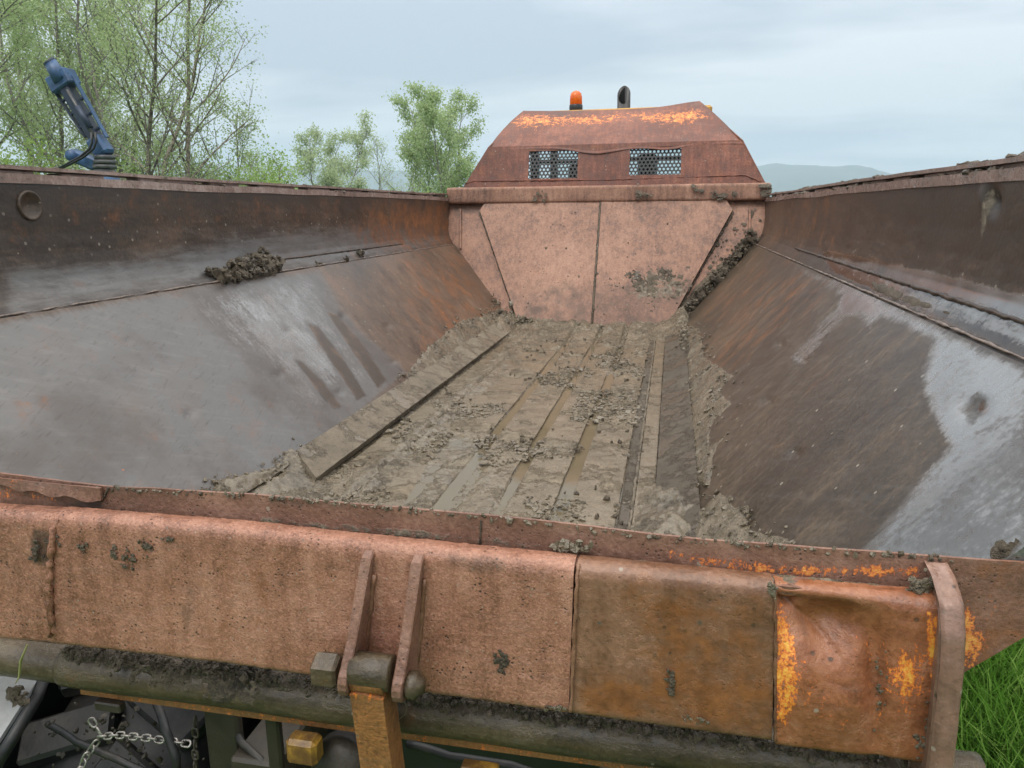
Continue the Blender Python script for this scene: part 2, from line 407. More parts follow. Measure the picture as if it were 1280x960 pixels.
MUD_L, MUD_D = (0.33, 0.275, 0.20), (0.036, 0.028, 0.019)
def steel(name, stops, streak=(1, 1, 1), rough=(0.35, 0.6), pits=0.0, relief=0.3, metal=0.0, steelcol=(0.160, 0.153, 0.147), fine=70, chips=((0.55, 0.10, 0.03), (0.68, 0.20, 0.03), (0.74, 0.40, 0.07)), grain=0.0, k=1.0, flk=1.0):
    """weathered, muddy, rusty plate. Point attributes: mud, chip (old orange paint), wet, gloss, rust, dark (stains, painted shade), bare (worn steel, painted grey reflection)"""
    s = NT(name, k)
    big = s.noise(1.3, 8, 0.62); med = s.noise(9, 7, 0.66); fin = s.noise(fine, 5, 0.65)
    stk = s.noise(5.5, 7, 0.62, s.mul(streak)); stk2 = s.noise(17, 5, 0.6, s.mul(streak))
    kk = s.math('MULTIPLY_ADD', big, 0.30, s.math('MULTIPLY_ADD', med, 0.24, s.math('MULTIPLY_ADD', stk, 0.24, s.math('MULTIPLY', fin, 0.22))))
    col = s.ramp(s.lin(kk, 0.395, 0.605, 0, 1), stops)
    if grain:
        g = s.noise(150, 3, 0.7); col = s.mix(s.math('MULTIPLY', s.ss(g, 0.53, 0.72), grain), col, tuple(min(1, c * 1.55) for c in stops[-1][1]))
        col = s.mix(s.math('MULTIPLY', s.ss(g, 0.45, 0.30), grain), col, tuple(c * 0.35 for c in stops[0][1]))
    # flecks: dried drops and black specks
    vo = s.n("ShaderNodeTexVoronoi"); s.put(vo.inputs["Vector"], s.co); vo.inputs["Scale"].default_value = 24 * flk
    sp_ = s.n("ShaderNodeSeparateColor"); s.put(sp_.inputs[0], vo.outputs["Color"])
    near = s.ss(s.math('MULTIPLY_ADD', fin, 0.16, vo.outputs["Distance"]), 0.235, 0.18)
    col = s.mix(s.math('MULTIPLY', s.math('MULTIPLY', near, s.ss(sp_.outputs[0], 0.70, 0.76)), 0.65), col, (0.34, 0.30, 0.24))
    col = s.mix(s.math('MULTIPLY', s.math('MULTIPLY', near, s.ss(sp_.outputs[1], 0.80, 0.86)), 0.75), col, (0.03, 0.025, 0.02))
    # worn bare steel
    ba = s.ss(s.math('ADD', s.attr("bare"), s.math('MULTIPLY', s.math('SUBTRACT', s.math('MULTIPLY_ADD', stk, 0.6, s.math('MULTIPLY', med, 0.4)), 0.5), 0.9)), 0.32, 0.68)
    scr = s.noise(3.5, 9, 0.7)
    steel_c = s.mix(scr, tuple(c * 0.78 for c in steelcol), tuple(c * 1.12 for c in steelcol))
    steel_c = s.mix(s.math('MULTIPLY', s.ss(s.noise(2.6, 6, 0.6), 0.5, 0.8), 0.3), steel_c, stops[-1][1])
    col = s.mix(ba, col, steel_c)
    arc = s.noise(4, 8, 0.72, s.mulr((2.2, 1.6, 13), (0.35, 0, 0.1))); arc2 = s.noise(7, 8, 0.75, s.mulr((2.5, 2.2, 20), (-0.25, 0, 0)))
    col = s.mix(s.math('MULTIPLY', s.ss(arc, 0.48, 0.68), s.mixf(ba, 0.10, 0.42)), col, tuple(c * 1.35 for c in steelcol))
    col = s.mix(s.math('MULTIPLY', s.ss(arc2, 0.52, 0.72), s.mixf(ba, 0.25, 0.5)), col, (0.055, 0.043, 0.036))
    blot = s.ss(s.noise(1.5, 5, 0.6), 0.50, 0.66); col = s.mix(s.math('MULTIPLY', s.math('MULTIPLY', blot, ba), 0.5), col, (0.075, 0.055, 0.045))
    # dark mask: stains and painted-in shade, rust bloom
    dk = s.ss(s.math('ADD', s.attr("dark"), s.math('MULTIPLY', s.math('SUBTRACT', med, 0.5), 1.3)), 0.3, 0.75)
    col = s.mix(s.math('MULTIPLY', dk, 0.72), col, (0.035, 0.026, 0.02))
    ru = s.ss(s.math('ADD', s.attr("rust"), s.math('MULTIPLY', s.math('SUBTRACT', s.noise(7 * k, 9, 0.75), 0.5), 2.6)), 0.2, 0.95)
    col = s.mix(s.math('MULTIPLY', ru, 0.8), col, s.ramp(s.noise(23, 5, 0.6), [(0.3, (0.12, 0.042, 0.014)), (0.7, (0.31, 0.115, 0.034))]))
    # flaking old paint
    kc = 3.0 if k > 1 else 1.0
    cn = s.math('MULTIPLY_ADD', s.noise(13, 8, 0.78, s.mul((1.3 * kc, 1.3 * kc, 0.55 * kc))), 0.62, s.math('MULTIPLY', s.noise(75 * kc ** 0.5, 5, 0.7), 0.38))
    cv = s.math('ADD', s.attr("chip"), s.math('MULTIPLY', s.math('SUBTRACT', cn, 0.5), 4.2))
    ch = s.ss(cv, 0.62, 0.72)
    col = s.mix(ch, col, s.ramp(s.lin(cv, 0.62, 1.15, 0, 1), [(0.0, chips[0]), (0.35, chips[1]), (1.0, chips[2])]))
    # small black pits
    pit = None
    if pits:
        v = s.math('MULTIPLY_ADD', fin, 0.25, s.voro(80 * 1.0)); vm_ = s.noise(15, 3, 0.6)
        pit = s.math('MULTIPLY', s.ss(v, 0.40, 0.27), s.ss(vm_, 0.5, 0.62)); pit = s.math('MULTIPLY', pit, pits)
        col = s.mix(pit, col, (0.02, 0.016, 0.012))
    # thin smear of mud
    mn = s.math('MULTIPLY_ADD', s.noise(11, 8, 0.7), 0.6, s.math('MULTIPLY', s.noise(60, 5, 0.65), 0.4))
    mu = s.ss(s.math('ADD', s.attr("mud"), s.math('MULTIPLY', s.math('SUBTRACT', mn, 0.5), 2.0)), 0.42, 0.62)
    col = s.mix(mu, col, s.ramp(s.noise(38, 6, 0.7), [(0.28, MUD_D), (0.5, (0.15, 0.122, 0.085)), (0.75, MUD_L)]))
    wet = s.ss(s.math('ADD', s.attr("wet"), s.math('MULTIPLY', s.math('SUBTRACT', s.math('MULTIPLY_ADD', stk, 0.35, s.math('MULTIPLY_ADD', med, 0.35, s.math('MULTIPLY', fin, 0.3))), 0.5), 2.2)), 0.35, 0.62)
    r = s.lin(s.math('MULTIPLY_ADD', stk, 0.5, s.math('MULTIPLY', med, 0.5)), 0.3, 0.7, rough[0], rough[1])
    r = s.mixf(ba, r, s.lin(big, 0.35, 0.65, 0.34, 0.46)); r = s.mixf(mu, r, 0.62); r = s.mixf(wet, r, 0.11); r = s.mixf(ch, r, 0.45)
    me = s.math('MULTIPLY', ba, 0.42) if not metal else s.math('MAXIMUM', s.math('MULTIPLY', ba, 0.42), metal)
    me = s.math('MULTIPLY', me, s.math('SUBTRACT', 1.0, s.math('MAXIMUM', mu, ch)))
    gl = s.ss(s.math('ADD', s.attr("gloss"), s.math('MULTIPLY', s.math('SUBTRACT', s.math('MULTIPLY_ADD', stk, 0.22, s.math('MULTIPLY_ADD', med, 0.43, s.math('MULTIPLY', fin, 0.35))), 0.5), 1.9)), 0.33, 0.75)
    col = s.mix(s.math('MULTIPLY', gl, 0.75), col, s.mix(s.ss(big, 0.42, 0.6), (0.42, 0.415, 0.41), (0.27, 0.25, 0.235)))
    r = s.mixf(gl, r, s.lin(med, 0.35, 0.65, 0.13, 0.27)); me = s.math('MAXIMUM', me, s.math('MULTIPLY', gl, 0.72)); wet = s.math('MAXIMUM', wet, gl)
    h = s.math('MULTIPLY_ADD', fin, 0.5, s.math('MULTIPLY', med, 0.6)); h = s.math('MULTIPLY', h, s.mixf(wet, 1.0, 0.25)); h = s.math('MULTIPLY', h, s.mixf(gl, 1.0, 0.3)); h = s.math('MULTIPLY', h, s.mixf(ba, 1.0, 0.35))
    h = s.math('MULTIPLY_ADD', mu, 0.6, h); h = s.math('MULTIPLY_ADD', ch, 0.25, h)
    if pit is not None: h = s.math('SUBTRACT', h, s.math('MULTIPLY', pit, 0.8))
    return s.out(col, r, me, s.bump(h, relief, 0.012))
def mudmat(name, light=MUD_L, mid=(0.140, 0.114, 0.077), dark=MUD_D, wetness=0.5, spots=True):
    s = NT(name)
    a = s.noise(4, 7, 0.68); b = s.noise(34, 8, 0.75); c = s.noise(150, 4, 0.65)
    k = s.math('MULTIPLY_ADD', a, 0.36, s.math('MULTIPLY_ADD', b, 0.36, s.math('MULTIPLY', c, 0.28)))
    col = s.ramp(s.lin(k, 0.39, 0.60, 0, 1), [(0.0, dark), (0.36, mid), (1.0, light)])
    crumb = s.ss(s.voro(95), 0.25, 0.10); crumb = s.math('MULTIPLY', crumb, s.ss(s.noise(12, 4, 0.6), 0.5, 0.62))
    col = s.mix(s.math('MULTIPLY', crumb, 0.7), col, dark)
    w = s.ss(s.noise(4.2, 8, 0.72), 0.62 - 0.22 * wetness, 0.70 - 0.22 * wetness)
    col = s.mix(s.math('MULTIPLY', w, 0.45), col, tuple(x * 0.55 for x in mid))
    r = s.mixf(w, 0.58, 0.14)
    h = s.math('MULTIPLY_ADD', b, 0.8, s.math('MULTIPLY_ADD', c, 0.6, s.math('MULTIPLY', crumb, 0.5)))
    h = s.math('MULTIPLY', h, s.mixf(w, 1.0, 0.22))
    return s.out(col, r, 0.0, s.bump(h, 1.0, 0.014))
def plain(name, col, rough=0.5, metal=0.0, var=0.25, scale=14, relief=0.25, dirt=0.0, dirtcol=(0.12, 0.1, 0.075)):
    s = NT(name)
    n1 = s.noise(scale, 6, 0.65); n2 = s.noise(scale * 7, 4, 0.6)
    c = s.mix(s.ss(n1, 0.3, 0.7), tuple(x * (1 - var) for x in col), tuple(min(1, x * (1 + var)) for x in col))
    if dirt: c = s.mix(s.math('MULTIPLY', s.ss(s.noise(scale * 0.6, 8, 0.7), 0.5 - 0.3 * dirt, 0.75 - 0.2 * dirt), min(1, dirt + 0.2)), c, dirtcol)
    return s.out(c, s.lin(n1, 0.3, 0.7, max(0.05, rough - 0.1), rough + 0.12), metal, s.bump(s.math('MULTIPLY_ADD', n2, 0.5, n1), relief, 0.006))

M = {}
DOWN_L = (1.2, 9.0, 1.2)      # streaks run down the slopes
ALONG = (9.0, 1.0, 9.0)
M['slope_l'] = steel("worn_slope_steel", [(0.0, (0.035, 0.024, 0.016)), (0.5, (0.1, 0.064, 0.042)), (1.0, (0.19, 0.115, 0.072))], DOWN_L, (0.30, 0.5), relief=0.16)
M['slope_r'] = steel("damp_slope_steel", [(0.0, (0.02, 0.0145, 0.009)), (0.5, (0.052, 0.037, 0.0235)), (1.0, (0.115, 0.08, 0.049))], DOWN_L, (0.26, 0.46), relief=0.16)
M['upper'] = steel("dark_wall_steel", [(0.0, (0.016, 0.01, 0.0065)), (0.5, (0.045, 0.0285, 0.018)), (1.0, (0.112, 0.07, 0.045))], ALONG, (0.34, 0.55), relief=0.2)
M['head'] = steel("headboard_steel", [(0.0, (0.085, 0.04, 0.025)), (0.5, (0.275, 0.14, 0.09)), (1.0, (0.41, 0.235, 0.16))], (6, 6, 0.7), (0.5, 0.7), relief=0.2)
M['guard'] = steel("rusty_guard_steel", [(0.0, (0.045, 0.012, 0.006)), (0.5, (0.125, 0.034, 0.016)), (1.0, (0.28, 0.1, 0.058))], (6, 1, 1), (0.42, 0.65), relief=0.3, grain=0.25)
M['pink'] = steel("pitted_gate_steel", [(0.0, (0.12, 0.05, 0.029)), (0.5, (0.305, 0.14, 0.088)), (1.0, (0.44, 0.23, 0.155))], (5, 5, 0.7), (0.28, 0.5), pits=0.85, fine=150, relief=0.45, grain=0.25, flk=2.2, k=1.4)
M['lip'] = steel("gate_lip_steel", [(0.0, (0.075, 0.038, 0.025)), (0.5, (0.185, 0.092, 0.062)), (1.0, (0.31, 0.172, 0.122))], (1, 1, 1), (0.4, 0.6), pits=0.6, relief=0.45, grain=0.2, chips=((0.48, 0.09, 0.03), (0.64, 0.20, 0.05), (0.74, 0.38, 0.10)), k=1.4)
M['brown'] = steel("brown_gate_steel", [(0.0, (0.065, 0.03, 0.016)), (0.5, (0.165, 0.08, 0.045)), (1.0, (0.3, 0.16, 0.098))], (3, 3, 0.8), (0.26, 0.45), pits=0.3, relief=0.35, k=1.4)
M['crumple'] = steel("bent_gate_steel", [(0.0, (0.11, 0.036, 0.015)), (0.5, (0.27, 0.1, 0.044)), (1.0, (0.42, 0.195, 0.11))], (3, 3, 0.8), (0.24, 0.42), pits=0.3, relief=0.4, k=1.4)
M['rib'] = steel("gate_rib_steel", [(0.0, (0.13, 0.072, 0.05)), (0.5, (0.22, 0.125, 0.09)), (1.0, (0.35, 0.22, 0.17))], (6, 6, 0.7), (0.25, 0.5), relief=0.3, k=1.4)
M['rail'] = steel("top_rail_steel", [(0.0, (0.12, 0.075, 0.06)), (0.5, (0.26, 0.175, 0.145)), (1.0, (0.45, 0.345, 0.305))], (1, 4, 1), (0.35, 0.6), relief=0.4)
M['bare'] = plain("weld_metal", (0.25, 0.20, 0.17), 0.35, 0.4, 0.4, 40, 0.5)
M['strip'] = mudmat("muddy_floor_strip", (0.32, 0.258, 0.178), (0.165, 0.131, 0.085), (0.042, 0.032, 0.020), 1.05)
M['mud'] = mudmat("wet_grey_mud", wetness=0.95)
M['mud_dark'] = mudmat("dark_mud", (0.17, 0.135, 0.092), (0.088, 0.068, 0.045), (0.025, 0.019, 0.013), 0.45)
M['mud_bar'] = mudmat("mud_film_on_bar", (0.25, 0.205, 0.148), (0.16, 0.13, 0.091), (0.07, 0.056, 0.039), 0.5)
M['mud_smooth'] = mudmat("smooth_brown_mud_film", (0.115, 0.092, 0.062), (0.085, 0.067, 0.045), (0.05, 0.039, 0.026), 0.7)
M['tube'] = steel("muddy_tube_steel", [(0.0, (0.02, 0.014, 0.008)), (0.5, (0.062, 0.044, 0.024)), (1.0, (0.125, 0.095, 0.056))], (1, 6, 6), (0.25, 0.5), relief=0.4, k=1.4)
M['arm'] = steel("rusty_arm_steel", [(0.0, (0.11, 0.045, 0.018)), (0.5, (0.24, 0.105, 0.038)), (1.0, (0.38, 0.17, 0.055))], (4, 4, 1), (0.35, 0.55), relief=0.5, grain=0.4, k=1.4)
M['yellow'] = plain("chipped_yellow_paint", (0.55, 0.31, 0.04), 0.4, 0, 0.2, 20, 0.4, 0.75, (0.10, 0.05, 0.02))
M['rubber'] = plain("black_rubber", (0.009, 0.0094, 0.010), 0.5, 0, 0.3, 10, 0.3, 0.15)
M['frame'] = plain("oily_frame_steel", (0.028, 0.022, 0.015), 0.5, 0, 0.4, 9, 0.5, 0.35, (0.05, 0.042, 0.028))
M['black'] = plain("black_paint", (0.012, 0.013, 0.014), 0.35, 0, 0.2, 12, 0.1)
M['mouth_shade'] = plain("mouth_shade", (0.004, 0.004, 0.004), 0.9, 0, 0.1)
M['chain'] = plain("chain_steel", (0.36, 0.34, 0.31), 0.30, 0.85, 0.4, 60, 0.3, 0.3, (0.09, 0.075, 0.055))
M['fender'] = plain("grey_fender_sheet", (0.27, 0.28, 0.29), 0.3, 0, 0.2, 8, 0.2, 0.4, (0.17, 0.155, 0.125))
M['blue'] = plain("blue_crane_paint", (0.028, 0.078, 0.175), 0.4, 0, 0.3, 6, 0.2, 0.15, (0.05, 0.06, 0.08))
M['blue_dark'] = plain("dark_blue_crane_paint", (0.012, 0.024, 0.052), 0.45, 0, 0.3, 6, 0.2, 0.2, (0.03, 0.03, 0.035))
M['grease'] = plain("greasy_steel", (0.075, 0.08, 0.085), 0.4, 0.3, 0.4, 9, 0.3, 0.3)
M['cab'] = plain("yellow_cab_paint", (0.50, 0.26, 0.04), 0.45, 0, 0.15, 4, 0.1, 0.2)

# amber lens, glass, water
s = NT("amber_lens"); s.b.inputs["Transmission Weight"].default_value = 0.35; s.b.inputs["IOR"].default_value = 1.45
M['amber'] = s.out(s.mix(s.ss(s.noise(30, 3), 0.4, 0.6), (0.80, 0.13, 0.012), (0.92, 0.22, 0.02)), 0.25)
s = NT("cab_glass"); s.b.inputs["Transmission Weight"].default_value = 1.0; s.b.inputs["IOR"].default_value = 1.02
M['glass'] = s.out((0.85, 0.9, 0.9), 0.02)
s = NT("rain_water"); s.b.inputs["IOR"].default_value = 1.33
M['water'] = s.out((0.13, 0.105, 0.065), 0.03, 0.0, s.bump(s.noise(30, 3, 0.5), 0.05, 0.004))

def leafmat(name, cols, trans=0.6):
    s = NT(name)
    r = s.attr("tone"); c = s.ramp(r, [(0.0, cols[0]), (0.5, cols[1]), (1.0, cols[2])])
    nt = s.t; d = s.n("ShaderNodeBsdfDiffuse"); t = s.n("ShaderNodeBsdfTranslucent"); mxs = s.n("ShaderNodeMixShader")
    s.put(d.inputs[0], c); s.put(t.inputs[0], c); mxs.inputs[0].default_value = trans
    nt.links.new(d.outputs[0], mxs.inputs[1]); nt.links.new(t.outputs[0], mxs.inputs[2]); nt.links.new(mxs.outputs[0], nt.nodes["Material Output"].inputs[0])
    return s.m
M['leaf'] = leafmat("spring_leaves", [(0.28, 0.37, 0.17), (0.42, 0.52, 0.27), (0.56, 0.65, 0.41)])
M['leaf_b'] = leafmat("bright_leaves", [(0.22, 0.34, 0.08), (0.35, 0.49, 0.14), (0.48, 0.60, 0.25)])
M['leaf_p'] = leafmat("pale_leaves", [(0.33, 0.41, 0.24), (0.46, 0.54, 0.33), (0.58, 0.65, 0.46)])
M['grass'] = leafmat("grass_blades", [(0.045, 0.115, 0.014), (0.085, 0.20, 0.026), (0.20, 0.32, 0.075)], 0.35)
M['straw'] = leafmat("straw", [(0.35, 0.36, 0.15), (0.42, 0.42, 0.2), (0.5, 0.48, 0.28)], 0.3)
s = NT("birch_bark"); M['bark'] = s.out(s.ramp(s.noise(5, 7, 0.7, s.mul((2, 2, 0.7))), [(0.35, (0.11, 0.10, 0.085)), (0.6, (0.24, 0.22, 0.19))]), 0.8, 0, s.bump(s.noise(30, 4), 0.4, 0.02))
s = NT("pale_birch_bark"); M['bark_p'] = s.out(s.ramp(s.noise(5, 7, 0.7, s.mul((2, 2, 2.5))), [(0.4, (0.08, 0.065, 0.05)), (0.58, (0.30, 0.25, 0.20))]), 0.75, 0, s.bump(s.noise(30, 4), 0.4, 0.02))
s = NT("meadow_ground"); M['ground'] = s.out(s.ramp(s.noise(0.9, 9, 0.7), [(0.3, (0.035, 0.075, 0.014)), (0.6, (0.06, 0.13, 0.022)), (0.8, (0.10, 0.15, 0.04))]), 0.9, 0, s.bump(s.noise(25, 5), 0.6, 0.03))
s = NT("forested_hill"); M['hill'] = s.out(s.ramp(s.noise(0.02, 8, 0.7), [(0.35, (0.020, 0.032, 0.024)), (0.65, (0.040, 0.055, 0.036))]), 0.95)

# ------------------------------------------------------------------ the setting: ground, hills
CX = -0.65                                   # centre line of the dump body
G = -EYE
def disc(R0=9000):
    r = np.concatenate([[0.01], np.geomspace(2, R0, 30)]); a = np.linspace(0, 2 * math.pi, 65)
    R_, A_ = np.meshgrid(r, a, indexing='ij')
    return np.stack([R_ * np.cos(A_), R_ * np.sin(A_), np.full_like(R_, G)], -1)
P = disc(); nu, nv = P.shape[:2]
tag(mk("ground", P, [qidx(nu, nv)], M['ground']), kind="structure")

def hill(name, pts, Y, depth, seed):
    """a ridge with real depth: pts are (pixel x, pixel y) skyline samples"""
    sx = np.array([p[0] for p in pts]); sy = np.array([p[1] for p in pts])
    nu, nv = 160, 36
    px = np.linspace(sx[0], sx[-1], nu); py = np.interp(px, sx, sy)
    top = np.array([at(x, y, 1, Y) for x, y in zip(px, py)])
    V_ = np.linspace(-1, 1, nv)
    P = np.zeros((nu, nv, 3))
    prof = np.cos(V_ * math.pi / 2) ** 1.15
    P[..., 0] = top[:, None, 0] * (1 + V_[None] * depth / Y); P[..., 1] = Y + V_[None] * depth
    e = np.minimum(1, np.minimum(np.arange(nu), np.arange(nu)[::-1]) / 12.0)
    H = (top[:, 2] - G) * e
    n = fbm(np.stack([P[..., 0], P[..., 1], 0 * P[..., 0]], -1), 0.012, 5, seed)
    P[..., 2] = G - 3 + H[:, None] * prof[None] * (1 + 0.30 * (n - 0.5))
    tag(mk(name, P, [qidx(nu, nv)[:, ::-1]], M['hill']), kind="structure")
hill("hill", [(700, 240), (860, 222), (940, 209), (985, 208), (1020, 203), (1050, 206), (1090, 209), (1120, 216), (1230, 222), (1400, 218), (1700, 240)], 2000, 450, 3)
hill("hill", [(-900, 215), (-300, 200), (200, 206), (335, 206), (400, 211), (520, 217), (680, 234), (760, 252)], 2000, 450, 5)

# ------------------------------------------------------------------ dump body
body = root("dump_body", "long rusty steel dump truck body with sloping sides and mud on its floor", "dump body", (CX, 4.2, G))
def yhead(z): return 6.45 + 0.586 * (z + 1.0)
Y0 = 1.138                                   # rear ends of the sides
YF = 1.42                                    # rear end of the floor
Z_TOP, W_TOP = 0.115, 1.43
PROF = {'top': (1.43, 0.062), 'b1': (1.427, -0.06), 'b15': (1.421, -0.13), 'b2': (1.413, -0.175), 'b3': (1.403, -0.212), 'bend': (1.388, -0.243), 'b4': (1.367, -0.272), 'weld': (1.34, -0.311), 'low': (0.755, -0.945)}

def wallsurf(keys, side, nu, nv, ymin=Y0, inset=0.0):
    pts = np.array([PROF[k] for k in keys], float)
    L = np.concatenate([[0], np.cumsum(np.linalg.norm(np.diff(pts, axis=0), axis=1))]); L /= L[-1]
    U, V_ = uvgrid(nu, nv)
    w = np.interp(V_, L, pts[:, 0]); z = np.interp(V_, L, pts[:, 1])
    if side < 0: z = z + 0.053 * np.clip((z + 0.06) / 0.122, 0, 1)       # the left side stands a little higher
    else: z = z + 0.012 * np.clip((z + 0.06) / 0.122, 0, 1)
    y1 = yhead(z) + 0.12
    y0 = ymin + 0.25 * np.clip((-0.62 - z) / 0.325, 0, 1)
    y = y0 + (y1 - y0) * U
    return np.stack([CX + side * w, y, z], -1)
def orient(P, toward):
    N = normals(P)
    return P if (N.reshape(-1, 3).mean(0) @ np.array(toward, float)) > 0 else P[:, ::-1]
def dents(P, amp, scale, seed): return amp * (fbm(P, scale, 3, seed) - 0.5) * 2

# --- left
PL = orient(wallsurf(['top', 'b1', 'b15', 'b2', 'b3', 'bend', 'b4', 'weld'], -1, 330, 60), (1, 0, 0))
def sm_(P): return 0.006 * (fbm(P, 2.2, 3, 4) - 0.5)
upl = sheet("side_wall", PL, M['upper'], body, 0.05, {
    'bare': lambda P: 0.50 * polymask(P, [(0, 330), (150, 322), (330, 285), (470, 275), (560, 290), (560, 310), (230, 365), (0, 405)], 26) + 0.1,
    'rust': lambda P: 0.55 * polymask(P, [(470, 255), (566, 252), (570, 312), (430, 322)], 25) + 0.2 * polymask(P, [(0, 225), (560, 250), (560, 290), (0, 300)], 25),
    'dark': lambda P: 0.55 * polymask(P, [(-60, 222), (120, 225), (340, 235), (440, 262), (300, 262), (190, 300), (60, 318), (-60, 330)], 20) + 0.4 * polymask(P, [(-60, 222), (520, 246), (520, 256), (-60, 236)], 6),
    'mud': lambda P: 0.15 * polymask(P, [(30, 300), (70, 300), (60, 335), (20, 330)], 8)}, lambda P: sm_(P))
PSL = orient(wallsurf(['weld', 'low'], -1, 420, 84), (1, 0, 1)); PSL = PSL + normals(PSL) * 0.012      # the wear plate stands proud of the wall
def slope_l_disp(P):
    d = 0.008 * (fbm(P, 1.6, 3, 21) - 0.5) + 0.003 * (fbm(P, 6, 3, 22) - 0.5)
    q = proj(P)
    for cx_, cy_, r_ in ((350, 468, 11), (361, 413, 9), (424, 490, 9), (237, 516, 10), (429, 394, 7), (485, 407, 6), (492, 452, 7), (130, 395, 5), (57, 468, 5), (160, 425, 4)):
        d = d - 0.006 * np.exp(-((q[..., 0] - cx_) ** 2 + ((q[..., 1] - cy_) * 1.6) ** 2) / (2 * (r_ * 0.55) ** 2))
    return d
def spots_l(P):
    q = proj(P); m = np.zeros(q.shape[:-1])
    for cx_, cy_, r_ in ((350, 468, 8), (361, 413, 7), (424, 490, 7), (237, 516, 8), (429, 394, 6), (480, 437, 5)):
        m = np.maximum(m, np.exp(-((q[..., 0] - cx_) ** 2 + ((q[..., 1] - cy_) * 1.5) ** 2) / (2 * (r_ * 0.6) ** 2)))
    return m
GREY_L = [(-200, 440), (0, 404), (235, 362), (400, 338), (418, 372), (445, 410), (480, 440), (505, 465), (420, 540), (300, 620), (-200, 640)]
STRK = [[(370, 450), (378, 453), (402, 476), (427, 508), (418, 511), (396, 487)], [(384, 404), (398, 409), (428, 448), (456, 494), (446, 500), (414, 452)], [(408, 388), (422, 394), (452, 430), (482, 474), (472, 484), (440, 438)]]
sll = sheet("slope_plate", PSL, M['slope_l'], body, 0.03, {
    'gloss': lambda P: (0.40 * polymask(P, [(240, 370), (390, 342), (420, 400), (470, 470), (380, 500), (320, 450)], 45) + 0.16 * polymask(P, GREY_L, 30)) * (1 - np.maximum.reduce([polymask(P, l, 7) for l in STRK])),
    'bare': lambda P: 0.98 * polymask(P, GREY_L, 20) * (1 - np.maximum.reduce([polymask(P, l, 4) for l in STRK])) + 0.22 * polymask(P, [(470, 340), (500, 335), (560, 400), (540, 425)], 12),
    'dark': lambda P: 1.1 * np.maximum.reduce([polymask(P, l, 7) for l in STRK]) * (0.6 + 0.4 * sstep(0.30, 0.55, fbm(P, 14, 4, 23))) + 0.30 * polymask(P, [(415, 352), (440, 345), (510, 440), (500, 470)], 12) + 0.5 * spots_l(P),
    'rust': lambda P: 0.42 * polymask(P, [(480, 318), (570, 305), (640, 395), (520, 450)], 25) + 0.10 * polymask(P, GREY_L, 20) * (1 - np.maximum.reduce([polymask(P, l, 6) for l in STRK])),
    'mud': lambda P: 0.30 * polymask(P, [(500, 480), (560, 400), (640, 380), (650, 420), (520, 490), (300, 620), (250, 610)], 14) + 0.25 * spots_l(P)}, slope_l_disp)
# --- right
PR = orient(wallsurf(['top', 'b1', 'b15', 'b2', 'b3', 'bend', 'b4', 'weld'], 1, 330, 60), (-1, 0, 0))
LEDGE = [(1020, 316), (1090, 338), (1180, 362), (1290, 396), (1290, 440), (1180, 392), (1100, 366), (1040, 336)]
upr = sheet("side_wall", PR, M['upper'], body, 0.05, {
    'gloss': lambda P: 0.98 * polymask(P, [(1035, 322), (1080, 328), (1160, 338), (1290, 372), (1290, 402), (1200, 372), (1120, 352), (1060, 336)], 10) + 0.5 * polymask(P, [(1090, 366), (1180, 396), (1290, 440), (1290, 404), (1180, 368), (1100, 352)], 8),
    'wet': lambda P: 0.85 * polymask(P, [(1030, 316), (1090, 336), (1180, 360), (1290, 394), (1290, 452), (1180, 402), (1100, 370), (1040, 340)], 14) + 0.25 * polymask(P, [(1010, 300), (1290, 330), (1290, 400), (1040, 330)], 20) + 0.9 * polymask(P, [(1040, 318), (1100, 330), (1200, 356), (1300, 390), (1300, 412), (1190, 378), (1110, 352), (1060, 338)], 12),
    'bare': lambda P: 0.35 * polymask(P, LEDGE, 10) + 0.08,
    'dark': lambda P: 0.8 * polymask(P, [(1236, 232), (1246, 232), (1252, 255), (1244, 275), (1236, 262)], 5) + 0.62 * polymask(P, [(1060, 215), (1290, 190), (1290, 345), (1170, 325), (1090, 300)], 45),  # small patch paints the dimple's shade; the wide one darkens the steel
    'rust': lambda P: 0.35 * polymask(P, [(950, 240), (1060, 235), (1060, 320), (950, 310)], 25),
    'mud': lambda P: 0.5 * polymask(P, [(1235, 235), (1242, 235), (1232, 290), (1222, 312), (1224, 280)], 3) + 0.3 * polymask(P, [(1213, 248), (1222, 250), (1226, 275), (1220, 275)], 3)}, lambda P: sm_(P) - 0.022 * np.exp(-((proj(P)[..., 0] - 1241) / 7) ** 2 - ((proj(P)[..., 1] - 252) / 15) ** 2) + 0.010 * np.exp(-((proj(P)[..., 0] - 1230) / 6) ** 2 - ((proj(P)[..., 1] - 250) / 17) ** 2))
PSR = orient(wallsurf(['weld', 'low'], 1, 420, 84), (-1, 0, 1)); PSR = PSR + normals(PSR) * 0.012
def slope_r_disp(P):
    d = 0.008 * (fbm(P, 1.5, 3, 31) - 0.5) + 0.003 * (fbm(P, 6, 3, 32) - 0.5)
    q = proj(P)
    for cx_, cy_, r_ in ((960, 500, 9), (994, 566, 9), (975, 430, 8), (1215, 510, 18), (1000, 450, 8)):
        d = d - 0.006 * np.exp(-((q[..., 0] - cx_) ** 2 + ((q[..., 1] - cy_) * 1.2) ** 2) / (2 * (r_ * 0.6) ** 2))
    return d
WET_REFLECT_R = [(1062, 700), (1120, 632), (1185, 556), (1158, 505), (1150, 470), (1165, 425), (1090, 392), (1050, 352), (1085, 362), (1180, 412), (1290, 464), (1290, 720)]  # wet area; the sky's grey reflection is also put into its colour
